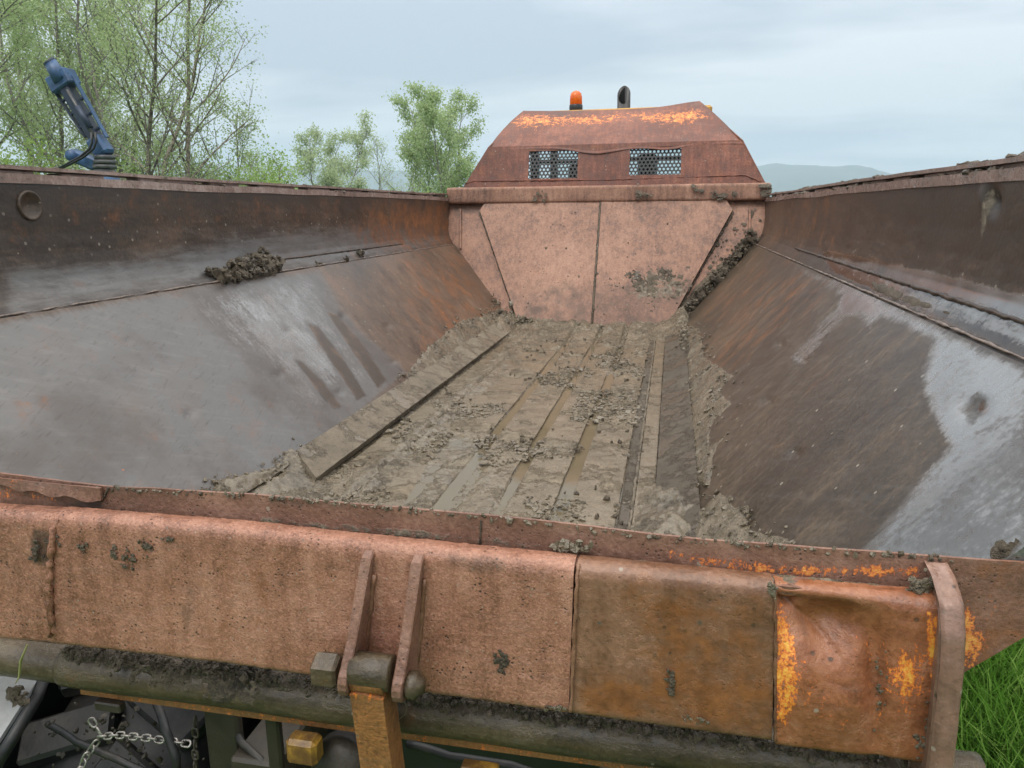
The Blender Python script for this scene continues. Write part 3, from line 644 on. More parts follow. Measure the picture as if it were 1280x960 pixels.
slr = sheet("slope_plate", PSR, M['slope_r'], body, 0.03, {
    'gloss': lambda P: (0.66 * polymask(P, WET_REFLECT_R, 16) - 0.30 * polymask(P, [(1040, 720), (1130, 650), (1230, 560), (1300, 530), (1300, 720)], 40)) * (1 - polymask(P, [(1203, 512), (1222, 490), (1234, 500), (1215, 532)], 8)) + 0.55 * polymask(P, [(980, 448), (1005, 458), (1070, 386), (1058, 372)], 8) + 0.42 * polymask(P, [(968, 318), (1050, 350), (1100, 392), (1090, 420), (1040, 370)], 8),
    'bare': lambda P: 0.75 * polymask(P, WET_REFLECT_R, 18) * (1 - polymask(P, [(1205, 512), (1222, 492), (1232, 500), (1215, 530)], 8)) + 0.45 * polymask(P, [(985, 452), (1000, 458), (1068, 384), (1058, 374)], 8),
    'wet': lambda P: 0.62 * polymask(P, WET_REFLECT_R, 22) + 0.5 * polymask(P, [(985, 452), (1010, 458), (1068, 384), (1058, 374)], 8),
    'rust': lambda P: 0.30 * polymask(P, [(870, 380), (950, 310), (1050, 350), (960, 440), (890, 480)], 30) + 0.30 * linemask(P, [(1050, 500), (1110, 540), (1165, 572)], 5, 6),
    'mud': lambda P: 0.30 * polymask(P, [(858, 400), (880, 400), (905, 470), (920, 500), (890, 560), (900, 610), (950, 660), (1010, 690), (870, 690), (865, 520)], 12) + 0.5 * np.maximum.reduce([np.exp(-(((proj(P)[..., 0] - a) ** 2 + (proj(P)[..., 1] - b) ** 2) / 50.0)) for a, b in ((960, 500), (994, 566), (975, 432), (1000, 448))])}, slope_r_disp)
# outer skins so the walls are solid from the side
for side in (-1, 1):
    x = lambda w: CX + side * w
    V = []
    for yy in (YF, 7.2):
        V += [(x(1.50), yy, 0.04), (x(1.475), yy, -0.28), (x(0.83), yy, -1.00), (x(0.70), yy, -1.105)]
    fc = np.array([[i, i + 1, i + 5, i + 4] for i in range(3)])
    mk("outer_skin", V, [fc], M['rail'], body, smooth=False)
    for k in range(6):                                  # outer side posts
        yy = 2.3 + k * 0.9
        MB().prism([(x(1.60), yy, 0.0), (x(1.57), yy, -0.32), (x(0.92), yy, -1.06), (x(0.84), yy, -1.0), (x(1.48), yy, -0.28), (x(1.505), yy, 0.0)], (0, 0.12, 0)).build("side_post", M['rail'], body)
# top rails: a lower flange, short spacer blocks with slots between, a cap strip
for side in (-1, 1):
    x0, x1 = CX + side * 1.425, CX + side * 1.535; up_ = 0.053 if side < 0 else 0.012
    lo = min(x0, x1); hi = max(x0, x1)
    U, V_ = uvgrid(240, 8)
    def railsurf(z, xa, xb, amp, seed):
        P = np.stack([xa + (xb - xa) * V_, Y0 + (7.12 - Y0) * U, np.full_like(U, z)], -1)
        P[..., 2] += amp * (fbm(np.stack([0 * U, P[..., 1], 0 * U], -1), 1.3, 4, seed) - 0.5)
        P[..., 0] += 0.3 * amp * (fbm(np.stack([0 * U, P[..., 1], 0 * U + 3], -1), 3, 3, seed + 2) - 0.5)
        return orient(P, (0, 0, 1))
    rl = sheet("top_rail", railsurf(0.075 + up_, lo, hi, 0.016, 41 + side), M['rail'], body, 0.030,
               {'mud': lambda P: 0.30 + 0 * P[..., 0], 'wet': lambda P: 0.3 + 0.2 * (side > 0) + 0 * P[..., 0], 'dark': lambda P: 0.42 * (side > 0) + 0 * P[..., 0], 'gloss': lambda P: 0.36 * (side > 0) + 0 * P[..., 0]})
    xa, xb = sorted((CX + side * 1.45, CX + side * 1.52))
    yy = Y0 + 0.05; R_ = random.Random(5 + side)
    while yy < 6.9:
        L = R_.uniform(0.16, 0.42)
        box("spacer_block", (xa + R_.uniform(0, 0.01), yy, 0.073 + up_), (xb, min(yy + L, 7.0), 0.092 + up_ + R_.uniform(-0.004, 0.002)), M['rail'], rl, 0.004)
        yy += L + R_.uniform(0.09, 0.2)
    sheet("rail_cap", railsurf(0.104 + up_, xa - 0.01, xb + 0.015, 0.014, 51 + side), M['rail'], rl, 0.012, {'mud': lambda P: 0.36 + 0 * P[..., 0], 'wet': lambda P: 0.35 + 0 * P[..., 0], 'dark': lambda P: 0.42 * (side > 0) + 0 * P[..., 0], 'gloss': lambda P: 0.36 * (side > 0) + 0 * P[..., 0]})
# round plugs high on the side walls
for side, (px, py) in ((-1, (38, 257)),):
    c = at(px, py, 0, CX + side * 1.424)
    m = MB(); n_ = (-side, 0, 0)
    m.lathe(c, n_, [(-0.01, 0.050), (0.002, 0.049), (0.005, 0.045), (0.003, 0.040), (-0.003, 0.034), (-0.004, 0.0)], 28)
    m.build("plug_ring", M['upper'], body, True, lambda V: {"dark": np.full(len(V), 0.35 + 0.15 * (side > 0)), "mud": np.full(len(V), 0.1 + 0.14 * (side > 0))})
# weld runs along the creases
bead("weld_bead", [(CX - 1.345 + 0.005, 1.17, -0.298), (CX - 1.342, 3.4, -0.297), (CX - 1.342, 6.85, -0.300)], 0.0035, M['bare'], body, 3, step=0.04, amp=0.8)
bead("weld_bead", [(CX + 1.342, 1.17, -0.297), (CX + 1.341, 4.4, -0.298), (CX + 1.341, 6.85, -0.300)], 0.0035, M['bare'], body, 4, step=0.04, amp=0.8)
bead("weld_bead", [(CX + 1.386, 1.17, -0.241), (CX + 1.386, 4.9, -0.242)], 0.006, M['upper'], body, 6)
bead("weld_bead", [(CX - 1.386, 3.5, -0.241), (CX - 1.386, 5.6, -0.242)], 0.005, M['upper'], body, 7)

# --- floor: base plate, raised strips with channels between, chamfer bars along both sides
box("floor_plate", (CX - 0.80, YF, -1.10), (CX + 0.80, 6.55, -1.034), M['mud_dark'], body)
EDGES = [(-1.262, -1.105), (-1.085, -0.795), (-0.742, -0.578), (-0.528, -0.372), (-0.315, -0.150)]
for i, (xa, xb) in enumerate(EDGES):
    U, V_ = uvgrid(260, 16)
    P = np.stack([xa + (xb - xa) * V_, YF + 0.02 + (6.36 - YF) * U, np.full_like(U, -1.0)], -1)
    P[..., 0] += 0.010 * (fbm(P * np.array([3, 3, 1]), 1.5, 4, 60 + i) - 0.5)
    P = orient(P, (0, 0, 1))
    sheet("floor_strip", P, M['strip'], body, 0.036, None, lambda P: -0.022 * polymask(P, [(500, 634), (528, 590), (556, 556), (574, 540), (596, 552), (604, 588), (585, 616), (560, 640)], 8) + 0.006 * (fbm(P, 2.2, 3, 70 + i) - 0.5) + 0.006 * (fbm(P, 26, 4, 71 + i) - 0.5))
# chamfer bars
def wearbar(side, y0a, y0b, mat, seed):
    xi, xo = CX + side * 0.625, CX + side * 0.765
    f = bilin((xi, y0a, -0.970), (xi, 6.35, -0.970), (xo, 6.42, -0.908), (xo, y0b, -0.908))
    U, V_ = uvgrid(240, 14); P = orient(f(U, V_), (0, 0, 1))
    return sheet("wear_bar", P, mat, body, 0.034, None, lambda P: 0.010 * (fbm(P, 12, 4, seed + 5) - 0.5) + 0.005 * (fbm(P, 3, 3, seed) - 0.5) + 0.003 * (fbm(P, 30, 3, seed + 1) - 0.5))
wearbar(-1, 2.46, 2.58, M['mud_bar'], 81)
wearbar(1, YF + 0.02, YF + 0.02, M['mud_smooth'], 83)
box("groove_bar", (-0.144, YF + 0.02, -1.034), (-0.098, 6.3, -0.996), M['mud_smooth'], body, 0.006)
bead("weld_bead", [(-0.100, 1.47, -0.992), (-0.103, 6.2, -0.992)], 0.006, M['mud_bar'], body, 9)
U, V_ = uvgrid(200, 10)
P = orient(np.stack([-0.094 + (0.064) * V_, YF + 0.02 + 4.55 * U, np.full_like(U, -0.990)], -1), (0, 0, 1))
sheet("floor_strip", P, M['strip'], body, 0.04, None, lambda P: 0.008 * (fbm(P, 24, 4, 91) - 0.5))
# water lying in the channels
U, V_ = uvgrid(40, 12)
P = np.stack([CX - 0.62 + 1.24 * V_, YF + 0.05 + 4.4 * U, np.full_like(U, -1.0105)], -1)
wt = mk("rain_water", P, [qidx(40, 12)[:, ::-1]], M['water']); wt["kind"] = "stuff"

# --- headboard
hz0, hz1 = -1.04, 0.22
def hb(px, py, off=0.0):
    r = ray(px, py); t = (6.45 + 0.586) / (r[1] - 0.586 * r[2]); return r * t + off * HN
HN = np.array([0, -1.0, 0.586]); HN /= np.linalg.norm(HN)
f = bilin((-2.085, yhead(hz0), hz0), (0.785, yhead(hz0), hz0), (0.785, yhead(hz1), hz1), (-2.085, yhead(hz1), hz1))
U, V_ = uvgrid(120, 60); P = orient(f(U, V_), HN)
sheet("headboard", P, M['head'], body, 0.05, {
    'dark': lambda P: 0.55 * polymask(P, [(565, 256), (610, 258), (604, 268), (566, 268)], 4) + 0.5 * polymask(P, [(915, 248), (955, 250), (955, 260), (915, 258)], 4) + 0.2 * polymask(P, [(596, 300), (616, 300), (622, 316), (600, 312)], 6),  # first two patches paint the shadow under the brim's ends
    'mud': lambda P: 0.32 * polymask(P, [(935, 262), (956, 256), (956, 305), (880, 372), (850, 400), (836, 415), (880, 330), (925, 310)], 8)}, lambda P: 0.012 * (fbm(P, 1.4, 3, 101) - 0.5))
for pxa, pxb in ((566, 578),):
    a, b = hb(576, 262, 0.012), hb(576, 312, 0.012)
    MB().bar(a, b, 0.018, 0.02, HN, 0.004).build("corner_stiffener", M['head'], body)
a, b = hb(937, 262, 0.012), hb(937, 308, 0.012)
MB().bar(a, b, 0.018, 0.02, HN, 0.004).build("corner_stiffener", M['head'], body)
# two proud panels that make the hexagon
def panel(pts_px, nm, seed, mud):
    (a, b, c, d, e) = [hb(*p) for p in pts_px]             # a top-inner, b top-outer, c widest, d bottom-outer, e bottom-inner
    nv, nu = 60, 46
    t = np.linspace(0, 1, nv)
    zo = np.array([b, c, d]); L = np.array([0, 0.115, 1.0])
    O = np.stack([np.interp(t, L, zo[:, k]) for k in range(3)], 1); I = a[None] + t[:, None] * (e - a)[None]
    u = np.linspace(0, 1, nu)
    P = I[None] * (1 - u[:, None, None]) + O[None] * u[:, None, None]
    P = orient(P, HN) + HN * 0.052
    return sheet(nm, P, M['head'], body, 0.05, mud, lambda P: 0.010 * (fbm(P, 1.7, 3, seed) - 0.5) + 0.002 * (fbm(P, 9, 3, seed) - 0.5))
LOWDIRT = [(610, 362), (740, 352), (870, 345), (850, 420), (640, 415)]
panel([(750.5, 246), (616, 246), (601, 266), (649, 406), (739, 410)], "headboard_panel", 111,
      {'dark': lambda P: 0.26 * polymask(P, LOWDIRT, 18) + 0.24, 'mud': lambda P: 0.16 * polymask(P, LOWDIRT, 18), 'bare': lambda P: 0.34 * polymask(P, LOWDIRT, 18)})
panel([(753, 246), (902, 246), (915, 266), (835, 410), (742, 410)], "headboard_panel", 113,
      {'mud': lambda P: 0.33 * polymask(P, [(790, 345), (815, 335), (850, 345), (860, 370), (820, 378), (785, 370)], 9) + 0.22 * polymask(P, [(740, 345), (870, 330), (860, 400), (742, 408)], 15), 'dark': lambda P: 0.26 * polymask(P, LOWDIRT, 18) + 0.24, 'bare': lambda P: 0.3 * polymask(P, LOWDIRT, 18)})
bead("weld_bead", [hb(751.5, 250, 0.05), hb(740.5, 408, 0.05)], 0.010, M['mud_dark'], body, 12)
bead("weld_bead", [hb(649, 410, 0.02), hb(740, 413, 0.02), hb(836, 414, 0.02)], 0.010, M['mud_dark'], body, 13)
for pts in ([(612, 250), (600, 267), (620, 322), (648, 405)], [(905, 249), (916, 267), (880, 330), (836, 410)]):
    bead("edge_seam", [hb(x, y, 0.004) for x, y in pts], 0.011, M['mud_dark'], body, 14)
# brim beam that laps over the headboard, and the guard above it
f = profile([(7.16, 0.215), (7.035, 0.213), (7.015, 0.206), (7.005, 0.078), (7.012, 0.066), (7.14, 0.060)], -2.09, 0.81)
U, V_ = uvgrid(120, 26); P = orient(f(U, V_), (0, -1, 0.3))
def brim_shape(P):
    q = proj(P)
    return 0.006 * (fbm(P, 2.5, 3, 121) - 0.5)
sheet("brim_beam", P, M['head'], body, 0.02, {'rust': lambda P: 0.25 * polymask(P, [(565, 224), (965, 218), (965, 232), (565, 240)], 5), 'dark': lambda P: 0.25 * polymask(P, [(655, 234), (690, 234), (686, 258), (660, 256)], 5)}, brim_shape)

# guard: lower panel with two mesh windows, roof sheet leaning forward over the cab, two end cheeks
gy0, gz0 = 7.09, 0.213
gy1, gz1 = 7.20, 0.585
def gx(z): t = (z - gz0) / (gz1 - gz0); return -1.955 + 0.235 * t, 0.775 - 0.215 * t
WIN = [(-1.335, -0.875, 0.285, 0.535), (-0.405, 0.050, 0.300, 0.545)]
def gpt(x, z): t = (z - gz0) / (gz1 - gz0); return np.array([x, gy0 + (gy1 - gy0) * t, z])
def guardpiece(xa, xb, za, zb, nu, nv, name):
    """piece of the lower panel; xa/xb None = the slanting outer ends"""
    U, V_ = uvgrid(nu, nv); z = za + (zb - za) * V_
    XA = gx(z)[0] if xa is None else xa; XB = gx(z)[1] if xb is None else xb
    x = XA + (XB - XA) * U; t = (z - gz0) / (gz1 - gz0)
    y = gy0 + (gy1 - gy0) * t + 0.02 * (fbm(np.stack([x, z, 0 * x], -1), 1.6, 3, 131) - 0.5)
    P = orient(np.stack([x, y, z], -1), (0, -1, 0)); return P
gp = None
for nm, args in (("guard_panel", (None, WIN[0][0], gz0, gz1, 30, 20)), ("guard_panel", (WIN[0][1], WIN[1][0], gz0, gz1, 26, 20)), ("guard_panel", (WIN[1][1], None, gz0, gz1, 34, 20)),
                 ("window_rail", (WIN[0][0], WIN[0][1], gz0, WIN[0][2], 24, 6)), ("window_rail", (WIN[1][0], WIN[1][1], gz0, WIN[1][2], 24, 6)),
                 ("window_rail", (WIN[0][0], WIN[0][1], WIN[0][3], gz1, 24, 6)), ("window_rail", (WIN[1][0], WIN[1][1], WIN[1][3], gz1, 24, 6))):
    sheet(nm, guardpiece(*args, nm), M['guard'], body, 0.012, {'rust': lambda P: 0.22 + 0 * P[..., 0], 'dark': lambda P: 0.12 + 0.22 * polymask(P, [(580, 186), (930, 180), (930, 192), (580, 198)], 5)})  # top band paints the shadow beneath the roof edge
bead("weld_bead", [gpt(-1.93, 0.252), gpt(-1.85, 0.275), gpt(-0.6, 0.262), gpt(0.60, 0.282), gpt(0.75, 0.215)], 0.007, M['guard'], body, 15)
# perforated mesh: real holes on a hexagonal pitch
def mesh_screen(x0, x1, z0, z1, pitch=0.036):
    V = []; Fc = []; dz = pitch * 0.866; j = 0; z = z0 + pitch / 2
    while z < z1 + 0.01:
        x = x0 + (pitch / 2 if j % 2 else 0)
        while x < x1 + 0.02:
            b = len(V)
            for rr in (pitch / math.sqrt(3), pitch * 0.335):
                for k in range(6):
                    a = math.pi / 6 + k * math.pi / 3
                    p = gpt(min(max(x + rr * math.cos(a), x0 - 0.01), x1 + 0.01), min(max(z + rr * math.sin(a), z0 - 0.01), z1 + 0.02)); V.append(p + np.array([0, 0.018, 0]))
            for k in range(6): Fc.append((b + k, b + (k + 1) % 6, b + 6 + (k + 1) % 6, b + 6 + k))
            x += pitch
        z += dz; j += 1
    V = np.array(V); n = len(V); Fc = np.array(Fc)
    Fa = np.concatenate([Fc, Fc[:, ::-1] + n])
    # hole walls
    inner = np.arange(n).reshape(-1, 12)[:, 6:]; nx = np.roll(inner, -1, 1)
    wl_ = np.stack([inner, nx, nx + n, inner + n], -1).reshape(-1, 4)
    return mk("mesh_screen", np.concatenate([V, V + np.array([0, 0.006, 0])]), [np.concatenate([Fa, wl_])], M['black'], body, smooth=False)
for w_ in WIN: mesh_screen(*w_)
# roof sheet with a wavy lower edge and a bent-up right corner
def roofP(nu, nv):
    U, V_ = uvgrid(nu, nv)
    lo = np.stack([-1.74 + 2.32 * U, gy1 - 0.014 + 0 * U, 0.566 + 0 * U], -1)
    q = U[:, :1]
    wave = -0.050 * np.exp(-((U - 0.44) / 0.10) ** 2) * 1.0 - 0.040 * np.exp(-((U - 0.72) / 0.07) ** 2) + 0.012 * np.sin(U * 9)
    lo[..., 2] += wave * 0.8; lo[..., 1] += wave * 0.5
    hi = np.stack([-1.53 + 1.74 * U, 7.92 + 0 * U, 0.985 - 0.022 * np.sin(U * math.pi) + 0.030 * sstep(0.72, 1.0, U)], -1)
    t = V_[..., None]; P = lo * (1 - t) + hi * t
    P[..., 1] += 0.020 * (np.exp(-V_ / 0.015) - 1) * np.exp(-V_ * 9)
    bow = 0.05 * np.sin(V_ * math.pi) * (0.5 + 0.5 * np.sin(U * 5 + 1))
    P[..., 2] += 0.55 * bow - 0.02 * np.exp(-V_ * 6)
    return orient(P, (0, -1, 1))
CHR = [(652, 140), (700, 143), (775, 142), (840, 138), (874, 132), (884, 146), (868, 156), (835, 158), (790, 150), (745, 157), (690, 158), (668, 162), (642, 160), (638, 152)]
sheet("guard_roof", roofP(120, 50), M['guard'], body, 0.014, {
    'chip': lambda P: 0.74 * polymask(P, CHR, 10), 'bare': lambda P: 0.10 + 0.22 * polymask(P, [(610, 188), (925, 178), (900, 160), (640, 170)], 10),
    'rust': lambda P: 0.3 * polymask(P, CHR, 8)}, lambda P: 0.012 * (fbm(P, 2.6, 3, 141) - 0.5))
for sx, xlo, xmid, xtop in ((-1, -1.955, -1.73, -1.525), (1, 0.775, 0.575, 0.205)):
    f1 = bilin((xlo, gy0, gz0), (xlo + sx * 0.02, 8.1, gz0), (xmid + sx * 0.02, 8.1, gz1), (xmid, gy1, gz1))
    U, V_ = uvgrid(16, 10); P = orient(f1(U, V_), (sx, 0, 0)); sheet("guard_cheek", P, M['guard'], body, 0.012)
    MB().prism([(xmid, gy1, gz1), (xmid + sx * 0.0, 8.1, gz1), (xtop, 7.92, 0.985 + (0.028 if sx > 0 else 0))], (-sx * 0.012, 0, 0)).build("guard_cheek", M['guard'], body)

# ------------------------------------------------------------------ mud lying in the body
def floormud(name, seed):
    nu, nv = 620, 210
    U, V_ = uvgrid(nu, nv)
    P = np.stack([CX - 0.80 + 1.60 * V_, YF + 0.02 + 5.06 * U, 0 * U], -1)
    xr = P[..., 0] - CX; y = P[..., 1]
    a = fbm(P, 2.0, 4, seed); b = fbm(P * np.array([1, 0.5, 1]), 11, 5, seed + 1, 0.6); c = fbm(P, 45, 3, seed + 2)
    z = -1.006 + 0.022 * (a - 0.5) + 0.030 * (b - 0.5) + 0.014 * (c - 0.5)
    for xg, wd, dp in ((-1.097, 0.012, 0.016), (-0.766, 0.020, 0.030), (-0.552, 0.018, 0.026), (-0.343, 0.020, 0.026)):
        g = np.exp(-(((P[..., 0] - xg - 0.010 * (fbm(P * np.array([0, 1, 0]), 2, 3, 9) - 0.5)) / wd) ** 4)); z -= dp * g * np.clip(3.2 * fbm(P * np.array([0, 1, 0]) + 7 * xg, 2.1, 4, 8) - 0.55, 0.0, 1.6)
    rough_zone = np.maximum.reduce([polymask(P, pl, 12) for pl in ([(440, 560), (520, 490), (600, 450), (640, 470), (560, 560), (500, 640), (420, 640)], [(590, 640), (640, 560), (700, 480), (715, 490), (660, 580), (640, 650)], [(690, 640), (730, 560), (770, 450), (800, 430), (800, 470), (740, 600), (730, 655)])])
    z += rough_zone * (0.030 * (fbm(P * np.array([1, 0.7, 1]), 17, 4, 16, 0.6) - 0.42))
    # long smears pressed flat by the load
    z = np.where(fbm(P * np.array([7, 0.7, 0]), 1.0, 3, 15) > 0.53, np.minimum(z, -1.002 + 0.006 * (c - 0.5)), z)
    z += 0.020 * (fbm(P * np.array([11, 0.55, 1]), 1.0, 4, 19) - 0.5)
    # heavier: along the left bar, in front of the bars, against the headboard, beside the right bar
    z += 0.020 * np.exp(-((xr + 0.46) / 0.07) ** 2) * sstep(0.35, 0.6, a + 0.1)
    z += 0.060 * sstep(5.55, 6.5, y) * (0.6 + b)
    z += 0.10 * np.exp(-((xr + 0.80) / 0.13) ** 2) * sstep(2.80, 2.52, y) * (0.6 + 0.8 * b) + 0.05 * np.exp(-((xr - 0.78) / 0.07) ** 2) * (0.5 + a) * sstep(2.0, 6, y)
    z += 0.10 * np.exp(-((xr - 0.70) / 0.13) ** 2) * sstep(2.9, 2.3, y) * (0.4 + b)
    z += 0.07 * np.exp(-((np.abs(xr) - 0.74) / 0.10) ** 2) * sstep(5.2, 6.3, y) * (0.5 + b)
    z -= 0.012 * np.exp(-((xr - 0.53) / 0.03) ** 2)          # along the right groove it is scraped clean
    for pl in ([(432, 612), (452, 588), (468, 568), (492, 574), (470, 600), (455, 618)], [(505, 628), (528, 592), (556, 560), (572, 545), (590, 552), (575, 575), (600, 588), (585, 612), (560, 632)], [(598, 632), (640, 570), (652, 573), (620, 628)], [(688, 645), (706, 600), (722, 602), (712, 640)], [(645, 640), (655, 628), (672, 632), (668, 648)], [(655, 555), (690, 500), (700, 503), (668, 556)]):
        m_ = polymask(P, pl, 6); z = z * (1 - m_) + m_ * np.minimum(z, -1.016 + 0.022 * (b - 0.40) + 0.012 * (c - 0.5))
    z -= 0.018 * np.exp(-((xr + 0.605) / 0.022) ** 2) * sstep(2.5, 2.7, y)
    P[..., 2] = z
    bar = (np.abs(xr) > 0.61) & (np.abs(xr) < 0.775)
    o = mk(name, P, [qidx(nu, nv)[:, ::-1]], M['mud']); o["kind"] = "stuff"; return P
FM = floormud("mud", 201)
# clods scattered on the floor
R_ = np.random.default_rng(11)
def pick(n, xa, xb, ya, yb, z): return np.stack([R_.uniform(xa, xb, n), R_.uniform(ya, yb, n), np.full(n, z)], 1)
C = pick(15000, CX - 0.62, CX + 0.60, 1.8, 6.3, -1.0)
w_ = fbm(C, 3.0, 4, 77); w2 = fbm(C, 0.9, 2, 78)
C = C[((w_ + 0.25 * (w2 - 0.5)) > 0.58) & (polymask(C, [(500, 634), (528, 590), (556, 556), (574, 540), (596, 552), (604, 588), (585, 616), (560, 640)], 3) < 0.4)]
clods("mud_clods", C + np.array([0, 0, 0.002]), 0.0035 + np.minimum(R_.exponential(0.0038, len(C)), 0.018), M['mud'], 5, N=np.tile([0, 0, 1.0], (len(C), 1)))
C = pick(330, CX - 0.55, CX + 0.56, 2.0, 6.2, -0.996); C = C[fbm(C, 2.4, 3, 79) > 0.52]
clods("dark_clods", C, R_.uniform(0.004, 0.013, len(C)), M['mud_dark'], 6)
# heap along the foot of the headboard and its corners
def strew(pts, n, spread, size, mat, seed, name="mud_clods", lift=0.02, parent=None):
    R_ = np.random.default_rng(seed); pts = np.array(pts, float); n = int(n * 1.7); size = (size[0] * 0.6, size[1] * 0.75)
    L = np.concatenate([[0], np.cumsum(np.linalg.norm(np.diff(pts, axis=0), axis=1))]); t = R_.uniform(0, L[-1], n)
    P = np.stack([np.interp(t, L, pts[:, k]) for k in range(3)], 1) + R_.normal(0, 1, (n, 3)) * np.array(spread)
    P[:, 2] += lift * R_.random(n)
    return clods(name, P, size[0] * 0.45 + np.minimum(R_.exponential((size[1] - size[0]) * 0.42, n), size[1] * 1.25), mat, seed, parent=parent)
strew([(-1.40, 6.42, -0.93), (-0.65, 6.42, -1.0), (0.10, 6.42, -0.95)], 420, (0.03, 0.05, 0.008), (0.012, 0.035), M['mud'], 21)
strew([(-1.62, 6.60, -0.70), (-1.42, 6.45, -0.90), (-1.36, 6.2, -0.93)], 110, (0.045, 0.07, 0.012), (0.010, 0.026), M['mud'], 22)
strew([(0.66, 6.88, -0.27), (0.50, 6.74, -0.48), (0.30, 6.58, -0.70), (0.12, 6.42, -0.90)], 800, (0.03, 0.05, 0.020), (0.010, 0.032), M['mud_dark'], 23, lift=0.045)
strew([(0.12, 6.42, -0.90), (0.10, 5.6, -0.92), (0.12, 4.9, -0.92)], 120, (0.02, 0.05, 0.012), (0.008, 0.022), M['mud'], 24)
U, V_ = uvgrid(150, 150)
f = bilin((-0.2, yhead(-1.0), -1.0), (0.78, yhead(-1.0), -1.0), (0.78, yhead(0.1), 0.1), (-0.2, yhead(0.1), 0.1)); PH = orient(f(U, V_), HN) + HN * 0.01
mudpatch("mud", PH, polymask(PH, [(950, 300), (955, 312), (880, 385), (845, 420), (832, 416), (850, 385), (878, 350), (915, 318)], 5), M['mud_dark'], 0.03, 0.0, 14, 451)
PH = PH + HN * 0.042
mudpatch("mud", PH, 0.9 * polymask(PH, [(785, 345), (815, 336), (848, 345), (862, 360), (840, 375), (800, 370)], 10), M['mud_dark'], 0.008, 0.0, 22, 452)
# caked mud on the lower slopes
def slope_patch(P0, poly, name, amp, seed, mat, soft=6, scale=26):
    m = polymask(P0, poly, soft); return mudpatch(name, P0, m, mat, amp, 0.0, scale, seed)
def fine(side, u, v, nu, nv):
    pts = np.array([PROF['weld'], PROF['low']], float); U, V_ = uvgrid(nu, nv, u, v)
    w = pts[0, 0] + (pts[1, 0] - pts[0, 0]) * V_; z = pts[0, 1] + (pts[1, 1] - pts[0, 1]) * V_
    P = np.stack([CX + side * w, YF + (yhead(z) + 0.12 - YF) * U, z], -1); P = orient(P, (-side, 0, 1)); return P + normals(P) * 0.013
FL = fine(-1, (0.0, 1.0), (0.55, 1.0), 420, 60)
slope_patch(FL, [(505, 470), (540, 430), (570, 405), (600, 395), (625, 385), (650, 400), (660, 420), (620, 425), (560, 455), (520, 485)], "mud", 0.009, 31, M['mud'])
slope_patch(FL, [(270, 600), (330, 588), (360, 575), (390, 590), (350, 625), (260, 625)], "mud", 0.022, 32, M['mud'])
FR = fine(1, (0.0, 1.0), (0.55, 1.0), 420, 60)
slope_patch(FR, [(858, 410), (872, 408), (880, 445), (905, 462), (918, 470), (900, 488), (912, 505), (890, 530), (884, 560), (905, 545), (890, 575), (885, 610), (870, 600), (862, 500)], "mud", 0.008, 33, M['mud'], 5)
slope_patch(FR, [(870, 640), (900, 618), (930, 645), (940, 662), (985, 672), (1015, 700), (860, 700)], "mud", 0.012, 34, M['mud'], 6)
def crumbs(P0, poly, n, size, mat, seed, soft=14):
    m = polymask(P0, poly, soft) * fbm(P0, 9, 3, seed); Rr = np.random.default_rng(seed); q = P0.reshape(-1, 3); w = m.ravel() ** 2; i = Rr.choice(len(q), n, p=w / w.sum())
    N = normals(P0).reshape(-1, 3)[i]
    clods("mud_crumbs", q[i] + N * 0.004 + Rr.normal(0, 0.006, (n, 3)) * np.array([0.6, 1, 0.6]), size[0] + np.minimum(Rr.exponential(size[1] - size[0], n) * 0.6, size[1] * 1.4), mat, seed, N=N)
crumbs(FL, [(495, 470), (540, 425), (570, 398), (600, 388), (628, 380), (655, 400), (660, 425), (620, 430), (560, 460), (515, 490)], 420, (0.003, 0.010), M['mud'], 431)
crumbs(FR, [(856, 405), (876, 400), (890, 445), (915, 458), (930, 470), (910, 490), (922, 505), (895, 530), (890, 555), (912, 545), (895, 580), (890, 620), (868, 640), (862, 500)], 420, (0.003, 0.010), M['mud'], 432)
crumbs(FR, [(865, 640), (900, 610), (935, 640), (945, 655), (990, 668), (1020, 700), (860, 700)], 260, (0.003, 0.009), M['mud'], 433)
crumbs(FL, [(260, 600), (330, 582), (370, 560), (400, 590), (350, 625), (250, 625)], 220, (0.003, 0.009), M['mud'], 434)
# mound on the left ledge
wp = np.array([PROF['b2'], PROF['bend'], PROF['weld'], (1.30, -0.354)], float); L_ = np.concatenate([[0], np.cumsum(np.linalg.norm(np.diff(wp, axis=0), axis=1))]); L_ /= L_[-1]
U, V_ = uvgrid(190, 70); w = np.interp(V_, L_, wp[:, 0]); z = np.interp(V_, L_, wp[:, 1]); PM_ = orient(np.stack([CX - w, 3.0 + 1.0 * U, z], -1), (1, 0, 0))
PM_ = PM_ + normals(PM_) * 0.014
mm = polymask(PM_, [(252, 339), (285, 334), (305, 322), (322, 314), (338, 322), (352, 338), (330, 346), (296, 352), (280, 356), (270, 346)], 5)
mudpatch("mud", PM_, mm, M['mud_dark'], 0.045, 0.0, 20, 35)
q = PM_[mm > 0.6]; q = q[R_.integers(0, len(q), 240)]
clods("dark_clods", q + np.array([0.03, 0, 0.025]) * R_.random((240, 1)), R_.uniform(0.006, 0.02, 240), M['mud_dark'], 36)
for px, py in ((431, 327), (450, 318), (396, 333)):
    c = at(px, py, 0, CX - 1.36); clods("dark_clods", c + R_.normal(0, 0.012, (9, 3)), R_.uniform(0.008, 0.02, 9), M['mud_dark'], px)
